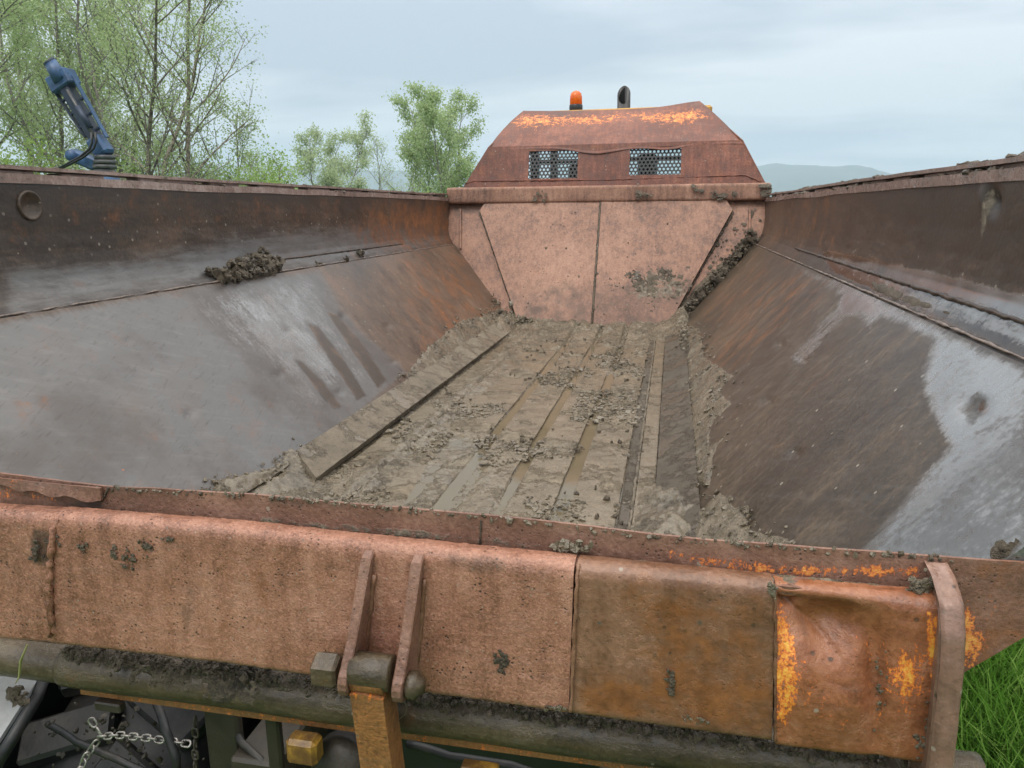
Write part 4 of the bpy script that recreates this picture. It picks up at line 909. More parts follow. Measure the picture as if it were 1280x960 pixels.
# ledge on the right: caked mud between the two weld runs
wp2 = np.array([PROF['bend'], PROF['weld']], float); U, V_ = uvgrid(360, 16); w = wp2[0, 0] + (wp2[1, 0] - wp2[0, 0]) * V_; z = wp2[0, 1] + (wp2[1, 1] - wp2[0, 1]) * V_
PE = orient(np.stack([CX + w, 2.0 + 4.0 * U, z], -1), (-1, 0, 1))
mudpatch("mud", PE, polymask(PE, [(1085, 348), (1120, 360), (1180, 385), (1250, 415), (1200, 400), (1120, 378), (1090, 362)], 6) * 0.85, M['mud_dark'], 0.010, 0.0, 18, 37)
# crust on the rails
for side, n, sz in ((1, 420, (0.006, 0.02)), (-1, 90, (0.006, 0.016))):
    y = R_.uniform(2.0, 7.0, n); k = fbm(np.stack([0 * y, y, 0 * y], 1), 2.2, 3, 5 + side) ; y = y[k > (0.46 if side > 0 else 0.52)]
    P = np.stack([CX + side * R_.uniform(1.425, 1.53, len(y)), y, np.full(len(y), 0.076 + (0.053 if side < 0 else 0.012))], 1); P[:, 2] += 0.028 * (np.abs(P[:, 0] - CX) > 1.455)
    clods("dark_clods", P, R_.uniform(*sz, len(y)), M['mud_dark'], 41 + side, N=np.tile([0, 0, 1.0], (len(y), 1)))
# spatter on headboard and brim
def spatter(poly, n, size, mat, seed, surf, thr=0.5):
    R_ = np.random.default_rng(seed); poly = np.array(poly, float); lo, hi = poly.min(0), poly.max(0); out = []
    while len(out) < n:
        p = lo + (hi - lo) * R_.random(2)
        x, y = p; ins = False; k = len(poly)
        for i in range(k):
            x0, y0 = poly[i]; x1, y1 = poly[(i + 1) % k]
            if (y0 > y) != (y1 > y) and x < (x1 - x0) * (y - y0) / (y1 - y0) + x0: ins = not ins
        if ins:
            P3 = surf(x, y)
            if thr <= 0 or fbm(P3[None] * 6, 1.0, 3, seed)[0] > thr or R_.random() < 0.12: out.append(P3)
            elif R_.random() < 0.02: out.append(P3)
    out = np.array(out)
    return clods("mud_spatter", out, size[0] * 0.8 + np.minimum(R_.exponential((size[1] - size[0]) * 0.4, n), size[1]), mat, seed, flat=0.78, N=np.tile(HN, (n, 1)))
hs = lambda x, y: hb(x, y, 0.054)
spatter([(780, 345), (812, 334), (850, 345), (866, 360), (845, 378), (800, 372)], 190, (0.006, 0.024), M['mud_dark'], 51, hs)
spatter([(735, 345), (870, 335), (868, 392), (745, 405)], 150, (0.004, 0.012), M['mud_dark'], 52, hs)
spatter([(620, 265), (730, 262), (725, 400), (655, 400)], 46, (0.004, 0.011), M['mud_dark'], 53, hs, 0.55)
spatter([(760, 262), (880, 262), (860, 330), (760, 330)], 22, (0.004, 0.010), M['mud_dark'], 54, hs, 0.55)
spatter([(885, 300), (940, 262), (952, 262), (950, 300), (885, 350)], 90, (0.006, 0.02), M['mud_dark'], 55, lambda x, y: hb(x, y, 0.008))
bs = lambda x, y: at(x, y, 1, 6.99)
for i, (pl, n, sz) in enumerate((([(797, 240), (815, 241), (818, 247), (796, 248)], 26, (0.010, 0.024)), ([(866, 231), (882, 232), (880, 241), (868, 240)], 14, (0.009, 0.02)), ([(888, 238), (905, 242), (906, 252), (890, 248)], 26, (0.012, 0.026)), ([(914, 238), (924, 239), (923, 248), (915, 247)], 12, (0.01, 0.02)), ([(952, 232), (962, 232), (962, 244), (952, 244)], 12, (0.012, 0.028)), ([(664, 236), (684, 238), (682, 254), (668, 250)], 26, (0.006, 0.015)), ([(590, 234), (960, 230), (960, 250), (600, 252)], 24, (0.004, 0.009)))):
    spatter(pl, n, sz, M['mud_dark'], 60 + i, bs, 0.0)

# ------------------------------------------------------------------ tailgate
CAM_SCALE = 0.68  # tailgate and under-gate parts scaled about the camera from here on
gate = root("tailgate", "rusty pink and orange steel tailgate with box beams closing the rear of the body", "tailgate", (CX, 1.63, G))
YG = 1.66
def gat(px, py, y=YG): return at(px, py, 1, y)
# the back plate: trapezoid with a low upright lip along its top
zt, zb = -0.722, -1.16
nu, nv = 420, 60
U, V_ = uvgrid(nu, nv)
zz = zt + (zb - zt) * V_
hw = 1.60 - 0.37 * np.clip((-0.735 - zz) / 0.36, 0, 1)
P = np.stack([CX + (2 * U - 1) * hw, np.full_like(U, YG), zz], -1)
edge = np.interp(P[:, 0, 0], [-2.3, -1.85, -1.55, -1.49, -1.1, -0.4, 0.1, 0.9], [0.022, 0.020, 0.006, 0.003, 0.010, 0.0, -0.020, -0.018])
edge = edge + 0.005 * (fbm(np.stack([P[:, 0, 0], 0 * edge, 0 * edge], 1), 9, 4, 301) - 0.5)
P[..., 2] += edge[:, None] * (1 - V_)
P = orient(P, (0, -1, 0))
LIPCH = [(830, 684), (900, 694), (980, 704), (1040, 706), (1150, 706), (1150, 724), (1080, 722), (1000, 722), (930, 718), (880, 708), (835, 698)]
sheet("gate_plate", P, M['lip'], gate, 0.008, {
    'chip': lambda P: 0.76 * polymask(P, LIPCH, 9) + 0.50 * polymask(P, [(-60, 596), (35, 598), (90, 616), (80, 628), (-60, 622)], 8) + 0.52 * polymask(P, [(1200, 770), (1212, 760), (1232, 800), (1222, 830), (1206, 850), (1198, 800)], 9) + 0.30 * polymask(P, [(1195, 740), (1260, 740), (1240, 810), (1200, 860)], 14),
    'rust': lambda P: 0.30 * polymask(P, [(1190, 700), (1290, 705), (1290, 800), (1205, 880)], 14) + 0.2 * polymask(P, LIPCH, 12),
    'dark': lambda P: 0.30 * linemask(P, [(0, 628), (120, 634), (400, 655), (700, 685), (960, 718), (1160, 742)], 6, 5) + 0.3 * polymask(P, [(85, 618), (130, 622), (125, 640), (85, 636)], 5),
    'mud': lambda P: 0.30 * linemask(P, [(330, 652), (520, 668), (700, 688), (850, 712), (960, 722)], 7, 5) + 0.22 * linemask(P, [(280, 646), (700, 684)], 5, 4) + 0.3 * linemask(P, [(0, 598), (120, 611), (330, 620), (620, 647), (860, 675), (1190, 699)], 2, 2) + 0.34 * polymask(P, [(1140, 706), (1165, 704), (1165, 745), (1120, 742)], 6)},
    lambda P: 0.006 * (fbm(P, 3, 3, 302) - 0.5) + 0.0025 * (fbm(P, 22, 3, 303) - 0.5))
# ledge between lip and beams
f = profile([(YG - 0.012, -0.800), (1.605, -0.806)], CX - 1.22, 0.56)
U, V_ = uvgrid(260, 8); P = f(U, V_); P[..., 2] += np.interp(P[..., 0], [-1.9, -1.5, -0.4, 0.5], [0.006, 0.018, 0.004, -0.012]) ; P = orient(P, (0, 0, 1))
sheet("gate_ledge", P, M['lip'], gate, 0.02, {'mud': lambda P: 0.40 + 0 * P[..., 0], 'dark': lambda P: 0.2 + 0 * P[..., 0]})
mudpatch("mud", P + np.array([0, 0, 0.001]), 0.45 + 0.25 * fbm(P, 3, 3, 9), M['mud'], 0.012, -0.002, 22, 305, gate)
# torn strip of steel on the lip's left end, and a split
U, V_ = uvgrid(60, 8)
P = np.stack([-1.83 + 0.34 * U, YG - 0.014 - 0.008 * np.sin(U * 3) * V_, -0.712 - 0.008 * U - 0.022 * V_ - 0.018 * U * V_ + 0.005 * np.sin(U * 20) * V_], -1); P = orient(P, (0, -1, 0))
sheet("torn_strip", P, M['lip'], gate, 0.008, {'chip': lambda P: 0.35 * polymask(P, [(0, 590), (45, 596), (45, 625), (0, 620)], 10)})
bead("weld_seam", [(-0.432, YG - 0.003, -0.735), (-0.436, YG - 0.003, -0.80)], 0.0025, M['mud_dark'], gate, 311)
bead("weld_seam", [(-1.472, YG - 0.003, -0.722), (-1.50, YG - 0.004, -0.765)], 0.003, M['mud_dark'], gate, 312)

# box beam plates
BEAM = [(1.640, -0.787), (1.615, -0.785), (1.597, -0.789), (1.586, -0.799), (1.581, -0.815), (1.580, -0.85), (1.579, -1.13), (1.580, -1.166), (1.584, -1.176), (1.595, -1.181), (1.65, -1.186)]
def beamplate(name, xa, xb, mat, masks, dy=0.0, nu=120, dispf=None, dz=0.0, rough=1.0, slant=(0, 0)):
    pts = [(y + dy, z + dz) for y, z in BEAM]
    f = profile(pts, 0, 1); U, V_ = uvgrid(nu, 84)
    # denser where the profile bends
    P = f(U, V_)
    xl = xa + slant[0] * V_; xr = xb + slant[1] * V_
    P[..., 0] = xl + (xr - xl) * U
    sag = np.interp(P[..., 0], [-2.0, -1.5, -1.1, -0.4, 0.1, 0.6], [0.0, 0.010, 0.012, -0.004, -0.013, -0.018])
    P[..., 2] += sag
    P = orient(P, (0, -1, 0.1))
    def d(P):
        h = 0.004 * (fbm(P, 2.5, 3, 320) - 0.5) + rough * (0.0022 * (fbm(P, 30, 4, 321) - 0.5) + 0.0018 * (fbm(P, 90, 2, 322) - 0.5))
        return h + (dispf(P) if dispf else 0)
    return sheet(name, P, mat, gate, 0.014, masks, d)
topdirt = lambda P: 0.22 * linemask(P, [(100, 660), (280, 676), (480, 690), (720, 718), (965, 742)], 16, 12)
beamplate("beam_plate", CX - 1.235, -1.595, M['pink'], {'dark': lambda P: 0.22 * polymask(P, [(0, 650), (80, 660), (60, 800), (-60, 790)], 20) + 0.45 * polymask(P, [(40, 660), (70, 664), (60, 710), (42, 700)], 6), 'mud': lambda P: 0.15 + 0.25 * linemask(P, [(-80, 795), (60, 806)], 8, 5)}, 0.006, 60, None, -0.004, slant=(0, -0.06))
beamplate("beam_plate", -1.590, -0.193, M['pink'], {
    'dark': lambda P: topdirt(P) + 0.38 * polymask(P, [(222, 690), (262, 680), (250, 760), (232, 822), (222, 822), (225, 750)], 12) + 0.25 * polymask(P, [(270, 700), (305, 690), (290, 790), (280, 780)], 12) + 0.30 * polymask(P, [(560, 690), (640, 700), (690, 712), (680, 725), (600, 720), (560, 706)], 12) + 0.28 * polymask(P, [(455, 700), (475, 700), (470, 740), (450, 790)], 8) + 0.26 * polymask(P, [(500, 700), (530, 700), (520, 850), (500, 840)], 8) + 0.5 * np.maximum.reduce([np.exp(-(((proj(P)[..., 0] - a) / 4) ** 2 + ((proj(P)[..., 1] - b) / 8) ** 2)) for a, b in ((185, 733), (139, 745), (150, 762), (152, 720), (180, 682), (66, 672))]) + 0.3 * polymask(P, [(85, 670), (112, 674), (100, 800), (56, 800)], 10),
    'mud': lambda P: 0.26 * linemask(P, [(60, 803), (277, 826), (431, 851), (700, 891)], 8, 6) + 0.16 * linemask(P, [(640, 700), (645, 880)], 12, 10) + 0.2 * polymask(P, [(655, 780), (672, 780), (670, 860), (645, 860)], 8),
    'rust': lambda P: 0.28 * polymask(P, [(280, 690), (420, 705), (400, 830), (200, 800), (180, 720)], 40)}, 0.0, 420, None, 0.0, 1.6, slant=(-0.06, -0.012))
beamplate("beam_plate", -0.187, 0.243, M['brown'], {'wet': lambda P: 0.33 + 0 * P[..., 0],
    'rust': lambda P: 0.62 * polymask(P, [(790, 735), (950, 745), (965, 800), (960, 915), (860, 900), (730, 885), (735, 860), (800, 850)], 30) + 0.2 * polymask(P, [(725, 830), (965, 860), (965, 920), (720, 890)], 15),
    'dark': lambda P: 0.26 * polymask(P, [(724, 720), (780, 725), (760, 830), (735, 890), (716, 885)], 15) + 0.30 * polymask(P, [(905, 780), (925, 775), (920, 850), (895, 850)], 12) + 0.4 * polymask(P, [(832, 815), (845, 812), (848, 875), (834, 880)], 4) + topdirt(P) * 0.4,
    'mud': lambda P: 0.22 * linemask(P, [(715, 890), (970, 922)], 7, 5) + 0.2 * polymask(P, [(832, 825), (845, 822), (846, 870), (836, 872)], 3)}, 0.002, 150, None, -0.001, 0.7, slant=(-0.012, 0.026))
def crumple(P):
    q = proj(P); x, y = q[..., 0], q[..., 1]
    # the top left corner is pushed in, with folds running down to the right and a bulge below
    t = (y - 752) - 0.95 * (x - 976)                      # a sharp fold runs down to the right from the torn corner
    d = -0.060 * np.exp(-(((x - 1034) / 52) ** 2 + ((y - 782) / 32) ** 2)) - 0.045 * np.exp(-(((x - 984) / 20) ** 2 + ((y - 750) / 20) ** 2))
    d = d + 0.020 * np.exp(-(((x - 1055) / 80) ** 2 + ((y - 880) / 42) ** 2)) + 0.016 * np.exp(-(((x - 1000) / 22) ** 2 + ((y - 835) / 50) ** 2)) - 0.030 * np.exp(-(((x - 1095) / 16) ** 2 + ((y - 850) / 70) ** 2))
    return d - 0.014 * np.exp(-np.abs(t) / 6) * sstep(972, 985, x) * sstep(1065, 1020, x) + 0.006 * (fbm(P, 9, 3, 77) - 0.5)
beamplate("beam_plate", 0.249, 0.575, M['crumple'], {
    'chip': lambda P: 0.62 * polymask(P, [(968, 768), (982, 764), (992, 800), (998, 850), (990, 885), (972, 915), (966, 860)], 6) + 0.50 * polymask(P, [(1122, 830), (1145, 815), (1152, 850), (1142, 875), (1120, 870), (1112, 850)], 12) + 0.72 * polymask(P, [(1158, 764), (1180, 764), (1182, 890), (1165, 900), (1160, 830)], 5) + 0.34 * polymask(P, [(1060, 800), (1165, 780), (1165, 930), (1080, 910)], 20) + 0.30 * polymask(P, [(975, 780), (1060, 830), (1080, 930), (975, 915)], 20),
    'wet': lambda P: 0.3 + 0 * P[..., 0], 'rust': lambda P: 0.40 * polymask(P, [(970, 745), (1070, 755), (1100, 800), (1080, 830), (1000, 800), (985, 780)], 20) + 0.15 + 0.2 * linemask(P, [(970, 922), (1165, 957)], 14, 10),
    'dark': lambda P: 0.32 * linemask(P, [(975, 755), (1005, 788), (1020, 830), (1035, 850)], 5, 4) + 0.30 * polymask(P, [(1065, 790), (1080, 785), (1110, 870), (1120, 930), (1095, 900)], 10) + 0.25 * polymask(P, [(1010, 775), (1060, 770), (1070, 800), (1030, 805)], 14),  # line is mud in the fold; last patch paints the hollow's shade
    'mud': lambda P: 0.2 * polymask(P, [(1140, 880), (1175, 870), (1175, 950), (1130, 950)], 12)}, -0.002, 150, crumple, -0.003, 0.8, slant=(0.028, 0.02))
bead("weld_bead", [(-0.186, 1.592, -0.795), (-0.187, 1.576, -0.84), (-0.197, 1.573, -1.17)], 0.0045, M['brown'], gate, 331, step=0.012)
bead("weld_bead", [(0.247, 1.592, -0.805), (0.249, 1.578, -0.84), (0.272, 1.576, -1.185)], 0.004, M['brown'], gate, 332, step=0.012)
# torn, flattened weld scar on the left joint
bead("weld_bead", [(-1.583, 1.592, -0.785), (-1.592, 1.574, -0.83), (-1.625, 1.572, -0.97), (-1.652, 1.574, -1.14)], 0.007, M['pink'], gate, 333, step=0.012, amp=0.7)
# upright rib near the right end
path = [(1.655, -0.752), (1.60, -0.762), (1.545, -0.795), (1.515, -0.85), (1.505, -0.92), (1.502, -1.35)]
U, V_ = uvgrid(14, 70); pr = np.array(path); L_ = np.concatenate([[0], np.cumsum(np.linalg.norm(np.diff(pr, axis=0), axis=1))]); L_ /= L_[-1]
y = np.interp(V_, L_, pr[:, 0]); z = np.interp(V_, L_, pr[:, 1]); xc = 0.562 + 0.012 * V_
w = 0.046; xx = xc + w * U
rnd = np.minimum(U, 1 - U); y = y + 0.010 * np.exp(-rnd / 0.10)
P = orient(np.stack([xx, y, z], -1), (0, -1, 0.2))
rib = sheet("gate_rib", P, M['rib'], gate, 0.05, {'wet': lambda P: 0.35 + 0.5 * polymask(P, [(1168, 706), (1196, 712), (1198, 745), (1178, 745)], 8), 'dark': lambda P: 0.12 + 0.3 * polymask(P, [(1160, 705), (1172, 705), (1180, 760), (1165, 760)], 5)}, lambda P: 0.004 * (fbm(P, 14, 3, 341) - 0.5))
MB().prism([(0.572, 1.655, -0.77), (0.572, 1.535, -0.82), (0.572, 1.515, -0.92), (0.584, 1.512, -1.35), (0.584, 1.655, -1.35)], (0.034, 0, 0)).build("rib_web", M['rib'], gate)
clods("mud_clods", np.array([gat(1268 + R_.normal(0, 7), 690 + R_.normal(0, 4), 1.70) for _ in range(50)]), R_.uniform(0.008, 0.02, 50), M['mud_dark'], 366, parent=gate)
# hinge lugs, pin, nut
def lug(xt, xb_, w):
    out = [(1.578, -0.800), (1.560, -0.812), (1.530, -0.90), (1.495, -1.00), (1.468, -1.055)]
    c = np.array([1.497, -1.092]); r = 0.046
    for a in np.linspace(math.radians(130), math.radians(305), 9): out.append((c[0] + r * math.cos(a), c[1] + r * math.sin(a)))
    out += [(1.575, -1.13)]
    m = MB(); k = len(out)
    rr = random.Random(int(xt * 100))
    def X(z): return xt + (xb_ - xt) * (-0.8 - z) / 0.34
    V = []
    for sgn in (0, 1):
        for (yy, zz) in out:
            inset = 0.0
            V.append((X(zz) + sgn * w, yy, zz))
    # chamfer: inner ring
    V2 = []
    cy, cz = 1.54, -1.0
    for sgn in (0, 1):
        for (yy, zz) in out: V2.append((X(zz) + (w + 0.003 if sgn else -0.003), yy + (cy - yy) * 0.06, zz + (cz - zz) * 0.03))
    A = list(range(2 * k)); Bo = 2 * k
    Fc = [tuple(range(Bo, Bo + k))[::-1], tuple(range(Bo + k, Bo + 2 * k))]
    for i in range(k):
        j = (i + 1) % k
        Fc += [(i, j, k + j, k + i), (Bo + i, Bo + j, j, i), (k + i, k + j, Bo + k + j, Bo + k + i)]
    m.add(V + V2, Fc)
    return m.build("hinge_lug", M['lip'], gate, attrs=lambda V: {'rust': np.full(len(V), 0.12), 'dark': np.full(len(V), 0.08)})
lug(-0.703, -0.742, 0.020); lug(-0.577, -0.605, 0.021)
PC = np.array([0, 1.497, -1.090])
MB().lathe((-0.717, PC[1], PC[2] + 0.018), (1, 0, 0), [(0, 0.036), (0.004, 0.043), (0.100, 0.043), (0.104, 0.036)], 24).build("hinge_barrel", M['tube'], gate, True, lambda V: {'mud': np.full(len(V), 0.12)})
MB().lathe((-0.815, PC[1] + 0.004, PC[2] + 0.006), (1, 0, 0), [(0, 0.034), (0.006, 0.043), (0.058, 0.044), (0.066, 0.036)], 6).build("pin_nut", M['tube'], gate, False, lambda V: {'mud': np.full(len(V), 0.25), 'rust': np.full(len(V), 0.15)})
MB().lathe((-0.583, PC[1] - 0.004, PC[2] - 0.003), (1, 0, 0), [(0, 0.018), (0.006, 0.028), (0.014, 0.034), (0.030, 0.034), (0.036, 0.024), (0.046, 0.020), (0.05, 0.0)], 16).build("pin_cap", M['tube'], gate, True)
bead("weld_bead", [(-0.682, 1.574, -0.86), (-0.716, 1.574, -1.08)], 0.006, M['brown'], gate, 351)
bead("weld_bead", [(-0.552, 1.574, -0.86), (-0.580, 1.574, -1.08)], 0.006, M['brown'], gate, 352)
# knocks of mud stuck to the gate
def gatemud(spots, mat, seed):
    R_ = np.random.default_rng(seed); out = []; sz = []
    for px, py, rx, ry, n, s0 in spots:
        a = R_.normal(0, 0.5, (n, 2))
        for u, v in a:
            out.append(at(px + u * rx, py + v * ry, 1, 1.577)); sz.append(R_.uniform(0.4, 1.0) * s0)
    out = np.array(out); return clods("mud_clods", out, np.array(sz), mat, seed, N=np.tile([0, -1.0, 0.0], (len(out), 1)), parent=gate)
gatemud([(628, 826, 9, 13, 26, 0.009), (182, 682, 8, 10, 12, 0.009), (160, 700, 9, 10, 12, 0.011), (142, 690, 5, 16, 10, 0.008), (104, 684, 6, 12, 8, 0.008), (44, 695, 6, 14, 12, 0.009), (68, 672, 10, 10, 12, 0.009), (210, 674, 8, 4, 5, 0.008), (838, 850, 6, 26, 22, 0.007), (520, 770, 5, 12, 8, 0.008)], M['mud_dark'], 361)
gatemud([(1100, 850, 8, 50, 14, 0.007), (1150, 930, 14, 18, 14, 0.008), (1012, 850, 10, 20, 8, 0.006), (1160, 890, 6, 40, 16, 0.009), (1075, 900, 30, 25, 10, 0.006), (965, 738, 6, 12, 16, 0.009), (870, 900, 20, 8, 10, 0.006), (700, 885, 20, 5, 16, 0.007)], M['mud'], 362)
clods("mud_clods", np.array([gat(712 + R_.normal(0, 12), 684 + R_.normal(0, 3), 1.645) for _ in range(40)]), R_.uniform(0.004, 0.012, 40), M['mud'], 363, parent=gate)
clods("mud_clods", np.array([gat(x, np.interp(x, [0, 120, 330, 620, 860, 1190], [594, 608, 619, 646, 674, 697]) + 1.5, 1.662) for x in R_.uniform(100, 1190, 300)]) + R_.normal(0, 0.003, (300, 3)), R_.uniform(0.003, 0.007, 300), M['mud'], 364, parent=gate)
clods("mud_clods", np.array([gat(1152 + R_.normal(0, 10), 735 + R_.normal(0, 8), 1.62) for _ in range(46)]), R_.uniform(0.005, 0.014, 46), M['mud'], 365, parent=gate)

# ------------------------------------------------------------------ chassis below the gate
chas = root("truck_chassis", "dark muddy truck chassis with cross tube and wheels below the tailgate", "chassis", (CX, 3.0, G))
TY, TZ, TR = 1.70, -1.318, 0.066
xs = np.linspace(-2.15, 0.75, 160)
MB().tube([(x, TY + 0.003 * math.sin(x * 9), TZ) for x in xs if x > -1.74], 0.064, 24).build("cross_tube", M['tube'], chas, True, lambda V: {'mud': 0.10 + 0.30 * sstep(0.0, 0.06, V[:, 2] - TZ) * np.where(fbm(V, 2.5, 3, 1) > 0.47, 1.0, 0.4) , 'wet': np.full(len(V), 0.36)})
MB().tube([(x, TY, TZ) for x in np.linspace(-2.3, -1.725, 20)], 0.058, 24).build("tube_end", M['tube'], chas, True, lambda V: {'wet': np.full(len(V), 0.35), 'mud': np.full(len(V), 0.12)})
U, V_ = uvgrid(260, 30)
ang = math.radians(35) + V_ * math.radians(110); rr = 0.0655
PT = np.stack([-1.70 + 2.3 * U, TY - rr * np.cos(ang), TZ + rr * np.sin(ang)], -1); PT = orient(PT, (0, 0, 1))
mk_ = sstep(0.42, 0.6, fbm(PT, 2.4, 4, 371)) * 0.6 + 0.28
mudpatch("mud", PT, mk_ * np.sin(np.clip(V_, 0, 1) * math.pi) ** 0.5, M['mud_dark'], 0.022, 0.0, 26, 372, chas)
strew([(-1.70, 1.66, -1.245), (-0.9, 1.66, -1.245), (0.55, 1.66, -1.255)], 1500, (0.02, 0.020, 0.008), (0.004, 0.013), M['mud_dark'], 373, "dark_clods", 0.0, chas)
# flange rail below the tube
box("flange_rail", (-1.72, 1.715, -1.435), (0.75, 1.80, -1.385), M['arm'], chas, 0.006, attrs=lambda V: {'rust': np.full(len(V), 0.4)})
U, V_ = uvgrid(220, 6)
P = orient(np.stack([-1.72 + 2.47 * U, np.full_like(U, 1.711), -1.428 + 0.036 * V_], -1), (0, -1, 0))
sheet("rail_face", P, M['arm'], chas, 0.003, {'chip': lambda P: 0.42 + 0.1 * (fbm(P, 1.5, 3, 5) - 0.5), 'mud': lambda P: 0.22 + 0 * P[..., 0]})
box("mount_plate", (-1.66, 1.69, -1.462), (-1.57, 1.72, -1.432), M['frame'], chas, 0.004)
box("frame_rail", (-1.30, 1.80, -2.25), (-1.14, 6.5, -1.66), M['frame'], chas, 0.01)
box("frame_rail", (-0.16, 1.80, -2.25), (0.00, 6.5, -1.66), M['frame'], chas, 0.01)
box("frame_web", (-1.42, 1.86, -2.2), (-1.30, 1.90, -1.40), M['frame'], chas, 0.01)
box("frame_web", (-1.145, 1.77, -2.1), (-1.10, 1.80, -1.42), M['frame'], chas, 0.008)
box("added_back_plate", (-2.2, 4.0, -3.4), (0.9, 4.1, -1.65), M['black'], chas)  # added black plate that darkens the view under the body
box("added_dark_sheet", (-1.14, 2.15, -3.3), (0.5, 2.2, -1.62), M['black'], chas)  # added black sheet, keeps the space below the gate dark
bc = at(381, 935, 1, 1.66)
MB().obox(bc, np.diag([0.046, 0.03, 0.040]), 0.012).build("lamp_bracket", M['yellow'], chas)
MB().lathe(at(432, 950, 1, 1.75), (0, -1, 0.2), [(0, 0.09), (0.05, 0.085), (0.07, 0.05), (0.075, 0)], 20).build("hub_housing", M['frame'], chas, True)
bc = at(600, 962, 1, 1.69)
MB().obox(bc, np.diag([0.05, 0.02, 0.015]), 0.004).build("lamp_bracket", M['yellow'], chas)
box("light_block_sheet", (-2.85, 1.75, -3.9), (-2.80, 6.0, -1.55), M['black'], chas)  # added black sheets, shut out daylight and grass from the sides
box("light_block_sheet", (0.95, 2.6, -3.9), (1.0, 6.0, -1.55), M['black'], chas)
# mud crusted on the front of the tube
U, V_ = uvgrid(240, 40); ang = math.radians(-25) + V_ * math.radians(95); PT = orient(np.stack([-1.66 + 0.66 * U, TY - 0.0645 * np.cos(ang), TZ + 0.0645 * np.sin(ang)], -1), (0, -1, 0.4))
mudpatch('mud', PT, np.sin(U * math.pi) ** 0.4 * sstep(0.0, 0.45, V_) * (0.35 + 0.5 * fbm(PT, 7, 4, 5)), M['mud_dark'], 0.010, 0.0, 30, 375, chas)
# wheels
def wheel(x, y, z, R0, wd):
    w = bpy.data.objects.new("wheel", None); COL.objects.link(w); w.parent = chas
    w.location = Vector((x * CAM_SCALE, y * CAM_SCALE, z * CAM_SCALE + EYE)) - chas.location
    MB().lathe((x - wd / 2, y, z), (1, 0, 0), [(0, R0 * 0.55), (0.0, R0 * 0.86), (wd * 0.12, R0 * 0.965), (wd * 0.3, R0 * 0.985), (wd * 0.7, R0 * 0.985), (wd * 0.88, R0 * 0.965), (wd, R0 * 0.86), (wd, R0 * 0.55)], 56).build("tyre", M['rubber'], w, True)
    MB().lathe((x - wd / 2 + 0.05, y, z), (1, 0, 0), [(0, 0.0), (0.02, 0.12), (0.10, R0 * 0.4), (0.06, R0 * 0.56), (wd - 0.12, R0 * 0.56), (wd - 0.16, R0 * 0.3), (wd - 0.16, 0)], 40).build("rim", M['yellow'], w, True)
    m = MB(); n = 22
    for k in range(n):
        for sd in (-1, 1):
            a = 2 * math.pi * (k + (0.5 if sd > 0 else 0)) / n + 0.18
            r_ = np.array([0, math.cos(a), math.sin(a)]); t_ = np.array([0, -math.sin(a), math.cos(a)])
            ax = np.array([1.0, 0, 0]) * 0.95 + t_ * 0.42 * sd; ax /= np.linalg.norm(ax)
            tt = np.cross(r_, ax)
            m.obox(np.array([x + sd * wd * 0.24, y, z]) + r_ * (R0 * 1.005), np.array([ax * wd * 0.24, tt * R0 * 0.085, r_ * R0 * 0.04]), 0.015)
    o = m.build("tread_lugs", M['rubber'], w); o["kind"] = "stuff"
for wx in (-1.50, 0.20):
    for wy in (1.98, 3.55): wheel(wx / CAM_SCALE, wy / CAM_SCALE, -2.03 / CAM_SCALE, 0.71 / CAM_SCALE, 0.56 / CAM_SCALE)
# grey fender sheet with a black rubber edge, lower left
a, b, c, d = at(-120, 838, 1, 1.80), at(48, 848, 1, 1.80), at(-8, 935, 1, 1.62), at(-160, 930, 1, 1.62)
U, V_ = uvgrid(40, 24); P = orient(bilin(a, b, c, d)(U, V_), (0, -0.6, 1))
sheet("fender", P, M['fender'], chas, 0.012, None, lambda P: 0.004 * (fbm(P, 8, 3, 381) - 0.5))
MB().tube([at(54, 850, 1, 1.81), at(46, 872, 1, 1.77), at(22, 912, 1, 1.67), at(-12, 968, 1, 1.58)], 0.019, 8).build("fender_edge", M['rubber'], chas, True)
clods("mud_clods", np.array([at(20 + R_.normal(0, 7), 872 + R_.normal(0, 8), 1, 1.735) for _ in range(40)]), R_.uniform(0.006, 0.016, 40), M['mud_dark'], 382, parent=chas)
for pts, r_ in (([at(60, 905, 1, 2.0), at(95, 930, 1, 1.9), at(150, 948, 1, 1.85), at(210, 975, 1, 1.85)], 0.012), ([at(196, 880, 1, 1.9), at(205, 915, 1, 1.8), at(222, 945, 1, 1.78), at(226, 985, 1, 1.8)], 0.014), ([at(286, 905, 1, 1.9), at(300, 930, 1, 1.85), at(330, 950, 1, 1.82), at(340, 990, 1, 1.82)], 0.012), ([at(510, 930, 1, 1.85), at(560, 948, 1, 1.8), at(640, 955, 1, 1.82), at(720, 980, 1, 1.85)], 0.013)):
    q = np.array(pts); t_ = np.linspace(0, 3, 16); MB().tube(np.stack([np.interp(t_, range(4), q[:, k]) for k in range(3)], 1) + 0.004 * np.sin(t_ * 2)[:, None], r_, 8).build("hose", M['rubber'], chas, True)
clods("mud_clods", np.array([at(150 + R_.normal(0, 45), 925 + R_.normal(0, 22), 1, 1.93) for _ in range(90)]), R_.uniform(0.004, 0.012, 90), M['frame'], 392, parent=chas)
